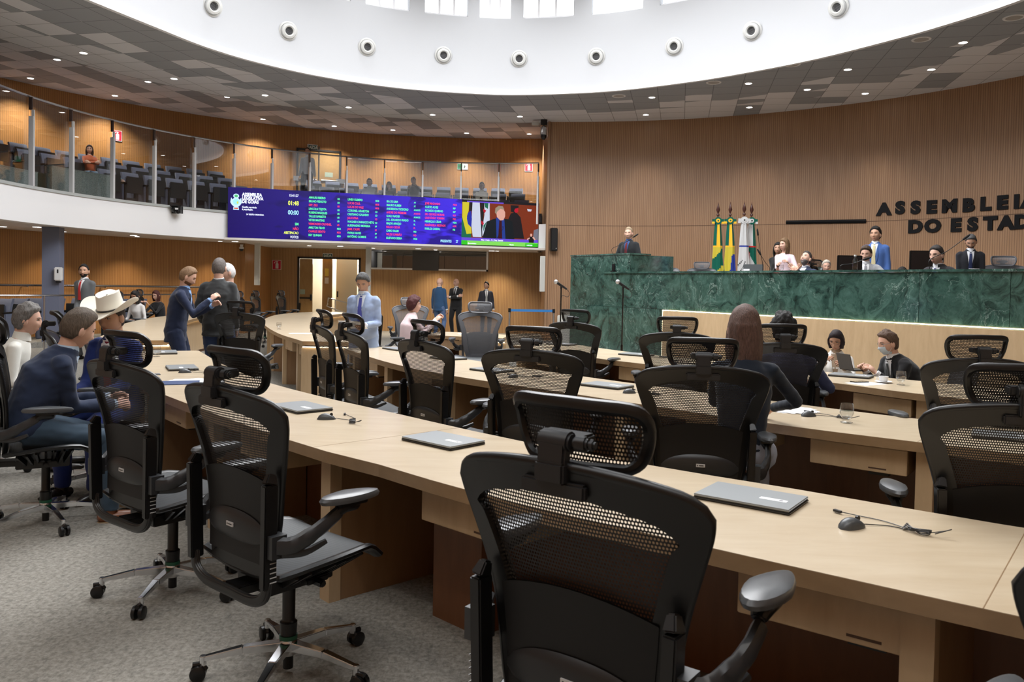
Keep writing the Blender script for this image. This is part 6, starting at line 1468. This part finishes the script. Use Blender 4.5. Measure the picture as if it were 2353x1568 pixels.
def make_mouse():
    t = empty('computer_mouse', (0, 0, 0)); q = MB(); rows = []
    for j in range(9):
        v = j/8; y = -.055+.11*v; w = .033*(max(0, sin(pi*v))**.4)*(1-.12*sin(pi*v)); h = .038*max(0, sin(pi*v))**.6*(1.1-.35*v)
        rows.append([Vector((w*cos(pi*k/10), y, max(.0, h*sin(pi*k/10)**.75))) for k in range(11)])
    q.grid(rows); q.build('mouse_body', mat('mouse_grey', (.06, .065, .07), .35), t); MB().cyl((-.004, .028, .028), (.004, .028, .028), .009, 12).build('scroll_wheel', black_plastic, t)
    pts = [(0, .052, .006), (.02, .09, .004), (.05, .13, .003), (.10, .14, .004)]
    q = MB(); q.tube(crom(pts, 5), .0018, 5)
    for k in range(4): q.tube([(.13+.045*cos(a+k*.3), .15+.012*k*0+.017*sin(2*a+k), .006+.004*k) for a in [2*pi*i/20 for i in range(20)]], .0018, 5, closed=True)
    q.tube(crom([(.17, .16, .01), (.2, .19, .02), (.22, .2, .03), (.19, .16, .012)], 4), .0018, 5); q.tube(crom([(.10, .15, .005), (0, .16, .003), (-.08, .13, .004), (-.13, .10, .008)], 5), .0018, 5); q.box((-.155, .093, .004), (-.125, .105, .012))
    q.build('cable', lid_edge, t); return t
ms0 = make_mouse(); mu = [False]
for px, py, dg_, lb in ((1957, 1213, 62, 'grey computer mouse with a bundled cable near the right end of the nearest desk'), (750, 964, 80, 'grey mouse with bundled cable beside the laptop at the left of the nearest desk'), (1446, 904, 75, 'grey mouse beside the laptop in the middle of the second desk'),
                    (1858, 957, 70, 'dark mouse beside the glass of water on the second desk'), (425, 857, 60, 'grey mouse on the left end of the nearest desk'), (1488, 823, 30, 'small mouse beside the laptop on the front desk'), (1180, 868, 40, 'mouse seen through the middle chair of the second desk'), (745, 770, 60, 'mouse on the bent desk before the exit doors'), (1905, 1008, 25, 'x')):
    if lb == 'x': continue
    P_ = gz(px, py, ZD); o = ms0 if not mu[0] else copy_tree(ms0); mu[0] = True; o.location = (P_.x, P_.y, ZD); o.rotation_euler = (0, 0, -radians(dg_)); tag(o, lb, 'mouse', 'computer mice on the desks')
water = glass_mat('water', (.93, .95, .96), 1.2)
def make_glass():
    t = empty('water_glass', (0, 0, 0)); MB().lathe([(0, 0), (.034, 0), (.036, .004), (.016, .012), (.014, .022), (.03, .034), (.041, .06), (.041, .085), (.036, .118), (.0345, .118), (.039, .085), (.039, .06), (.028, .037), (0, .030)], 24).build('goblet', clear_glass, t)
    MB().lathe([(0, .031), (.027, .038), (.0385, .06), (.0385, .074), (0, .074)], 24).build('water_fill', water, t); return t
g0 = make_glass(); gu = [False]
for px, py, lb in ((1945, 972, 'footed glass of water on the second desk beside a dark mouse'), (2070, 885, 'footed glass of water on the front desk beside the white cup'), (360, 820, 'small clear glass at the far left end of the nearest desk'), (641, 757, 'clear glass on the bent desk before the exit doors')):
    P_ = gz(px, py, ZD); o = g0 if not gu[0] else copy_tree(g0); gu[0] = True; o.location = (P_.x, P_.y, ZD); tag(o, lb, 'glass', 'glasses on the desks')
for px, py, lb in ((1789, 625, 'stemmed glass on the bench before the woman in pink'), (1880, 624, 'stemmed glass on the bench before the seated man in navy')):
    P_ = gz(px, py, 1.845); o = copy_tree(g0); o.location = (P_.x+.1, P_.y+.18, 1.845); tag(o, lb, 'glass', 'glasses on the bench')
P_ = gz(2030, 880, ZD); t = empty('coffee_cup', (P_.x, P_.y, ZD), 0, 'white cup on a saucer on the front desk beside the water glass', 'cup')
MB().lathe([(0, .002), (.04, .002), (.072, .012), (.07, .015), (.04, .006), (0, .006)], 24).build('saucer', white_plastic, t); MB().lathe([(.02, .007), (.03, .012), (.038, .03), (.04, .058), (.038, .058), (.035, .03), (.0, .015)], 24).build('cup', white_plastic, t); MB().tube(crom([(-.036, 0, .05), (-.06, 0, .045), (-.055, 0, .025), (-.034, 0, .02)], 4), .004, 6).build('cup_handle', white_plastic, t)
def sheets(px, py, deg, label, n_=1, w=.21, l=.297, m=None, name='paper_sheet', th=.0006, cat='paper'):
    P_ = gz(px, py, ZD); t = empty(name, (P_.x, P_.y, ZD), -radians(deg), label, cat)
    for i in range(n_):
        q = MB(); q.box((-w/2, -l/2, .0004+i*(th+.0004)), (w/2, l/2, .0004+th+i*(th+.0004)), M=Matrix.Rotation(.18*i*(-1)**i, 4, 'Z')); q.build('sheet', m or paper_m, t, smooth=False)
sheets(1990, 882, 60, 'white paper sheet under a phone on the front desk'); sheets(1818, 943, 70, 'stack of white papers under the arm of the long haired woman', 5); sheets(440, 876, 50, 'white papers beside a blue folder on the nearest desk', 4)
sheets(690, 767, 80, 'loose papers spread on the bent desk', 3); sheets(1075, 768, 80, 'papers in front of the woman in pink', 3)
sheets(408, 881, 70, 'dark blue folder on the nearest desk at the left', 1, .22, .31, mat('folder_blue', (.03, .06, .16), .5), 'folder', .006, 'folder')
P_ = gz(1975, 879, ZD); t = empty('mobile_phone', (P_.x, P_.y, ZD+.002), radians(-70), 'black phone lying on a paper sheet on the front desk', 'phone'); MB().box((-.037, -.077, 0), (.037, .077, .008)).build('phone_body', screen_black, t, bevel=.003)
P_ = gz(345, 862, ZD); t = empty('mobile_phone', (P_.x, P_.y, ZD), radians(-60), 'grey phone on the nearest desk beside the man in the white hat', 'phone'); MB().box((-.037, -.077, 0), (.037, .077, .008)).build('phone_body', mat('phone_grey', (.15, .16, .18), .3), t, bevel=.003)
P_ = gz(1962, 851, ZD); t = empty('open_laptop', (P_.x, P_.y, ZD), radians(100), 'open black laptop used by the masked man', 'laptop'); t.scale = (.75,)*3
MB().box((-.16, -.11, 0), (.16, .11, .016)).build('laptop_base', lid_edge, t, bevel=.003); MB().bar((0, .11, .012), (0, .17, .225), .32, .008, up=(0, 1, 0)).build('laptop_lid', mat('laptop_brown', (.06, .05, .045), .4), t)
def side_chair(x, y, deg, label):
    t = empty('stacking_chair', (x, y, 0), -radians(deg), label, 'chair'); sh = mat('shell_black', (.018, .018, .022), .55)
    q = MB(); q.grid([[Vector((u*.22*(1-.12*v), -.2-.08*v+.06*u*u, .46+.36*v)) for u in [-1+2*i/10 for i in range(11)]] for v in [j/8 for j in range(9)]]); q.grid([[Vector((u*.22*(1-.12*v), -.212-.08*v+.06*u*u, .46+.36*v)) for u in [-1+2*i/10 for i in range(11)]] for v in [j/8 for j in range(9)]]); q.build('backrest', sh, t)
    MB().box((-.22, -.2, .40), (.22, .22, .44)).build('seat', sh, t, bevel=.015)
    for a in (-1, 1):
        for b_ in (-1, 1): MB().cyl((a*.2, b_*.19, .41), (a*.23, b_*.23, 0), .012, 8).build('leg', steel, t)
side_chair(3.62, 9.05, 205, 'low black chair behind the woman in the white jacket'); side_chair(4.4, 8.05, 262, 'low black chair under the man in the face mask')
# on the bench
def monitor(px, py, Y, w, h, label, deg=200):
    P_ = gy(px, py, Y); t = empty('monitor', (P_.x, P_.y, 1.845 if P_.z > 1.9 and Y < 12 else P_.z-h/2-.1), -radians(deg), label, 'monitor'); c = P_.z-t.location.z
    MB().box((-w/2, -.02, c-h/2), (w/2, .02, c+h/2)).build('screen_housing', black_plastic, t, bevel=.008); MB().box((-w/2+.02, .02, c-h/2+.02), (w/2-.02, .022, c+h/2-.02)).build('screen', screen_black, t, smooth=False)
    MB().bar((0, -.03, 0), (0, -.03, c), .06, .03, up=(0, 1, 0)).box((-.12, -.1, 0), (.12, .08, .012)).build('stand', dark_plastic, t)
monitor(1952, 605, 11.9, .36, .23, 'black monitor left of the man in light grey on the bench', 185); monitor(2120, 600, 11.6, .36, .30, 'black monitor behind the seated man in charcoal', 190)
P_ = gy(1731, 612, 14.0); t = empty('desk_screen', (P_.x, P_.y, 1.75), radians(-25), 'grey back of a screen with a white label standing on the bench below the flags', 'monitor')
MB().box((-.17, -.012, 0), (.17, .012, .26)).build('screen_back', mat('screen_grey', (.09, .10, .105), .5), t, bevel=.004); MB().box((-.165, -.0135, .13), (-.06, -.012, .18)).build('asset_label', paper_m, t, smooth=False); MB().box((-.1, -.06, -.06), (.1, .06, 0)).build('stand', dark_plastic, t)
for px, py, Y, aim, L_, lb in ((1752, 628, 13.2, (-.15, 0, 1), .60, 'tall thin gooseneck microphone right of the flags'), (1768, 628, 13.0, (-.15, .05, .3), .3, 'low gooseneck microphone before the woman in pink'), (1932, 624, 11.2, (.85, -.1, .42), .32, 'gooseneck microphone in front of the man in light grey'), (2136, 624, 10.0, (.72, .1, .62), .58, 'gooseneck microphone rising past the man in charcoal')):
    P_ = gz(px, py, 1.845); P_ = gy(px, py, Y); gooseneck((P_.x, P_.y, 1.845), aim, L_, lb)
t = empty('water_bottle', (gy(1965, 600, 11.0).x, 11.0, 1.845), 0, 'small bottle standing on the bench beside the man in light grey', 'bottle'); MB().lathe([(0, 0), (.032, 0), (.034, .01), (.034, .15), (.014, .19), (.014, .21), (0, .21)], 16).build('bottle_body', clear_glass, t); MB().lathe([(0, .205), (.017, .205), (.017, .225), (0, .225)], 12).build('bottle_cap', white_plastic, t)
bpy.data.scenes.remove(TS)
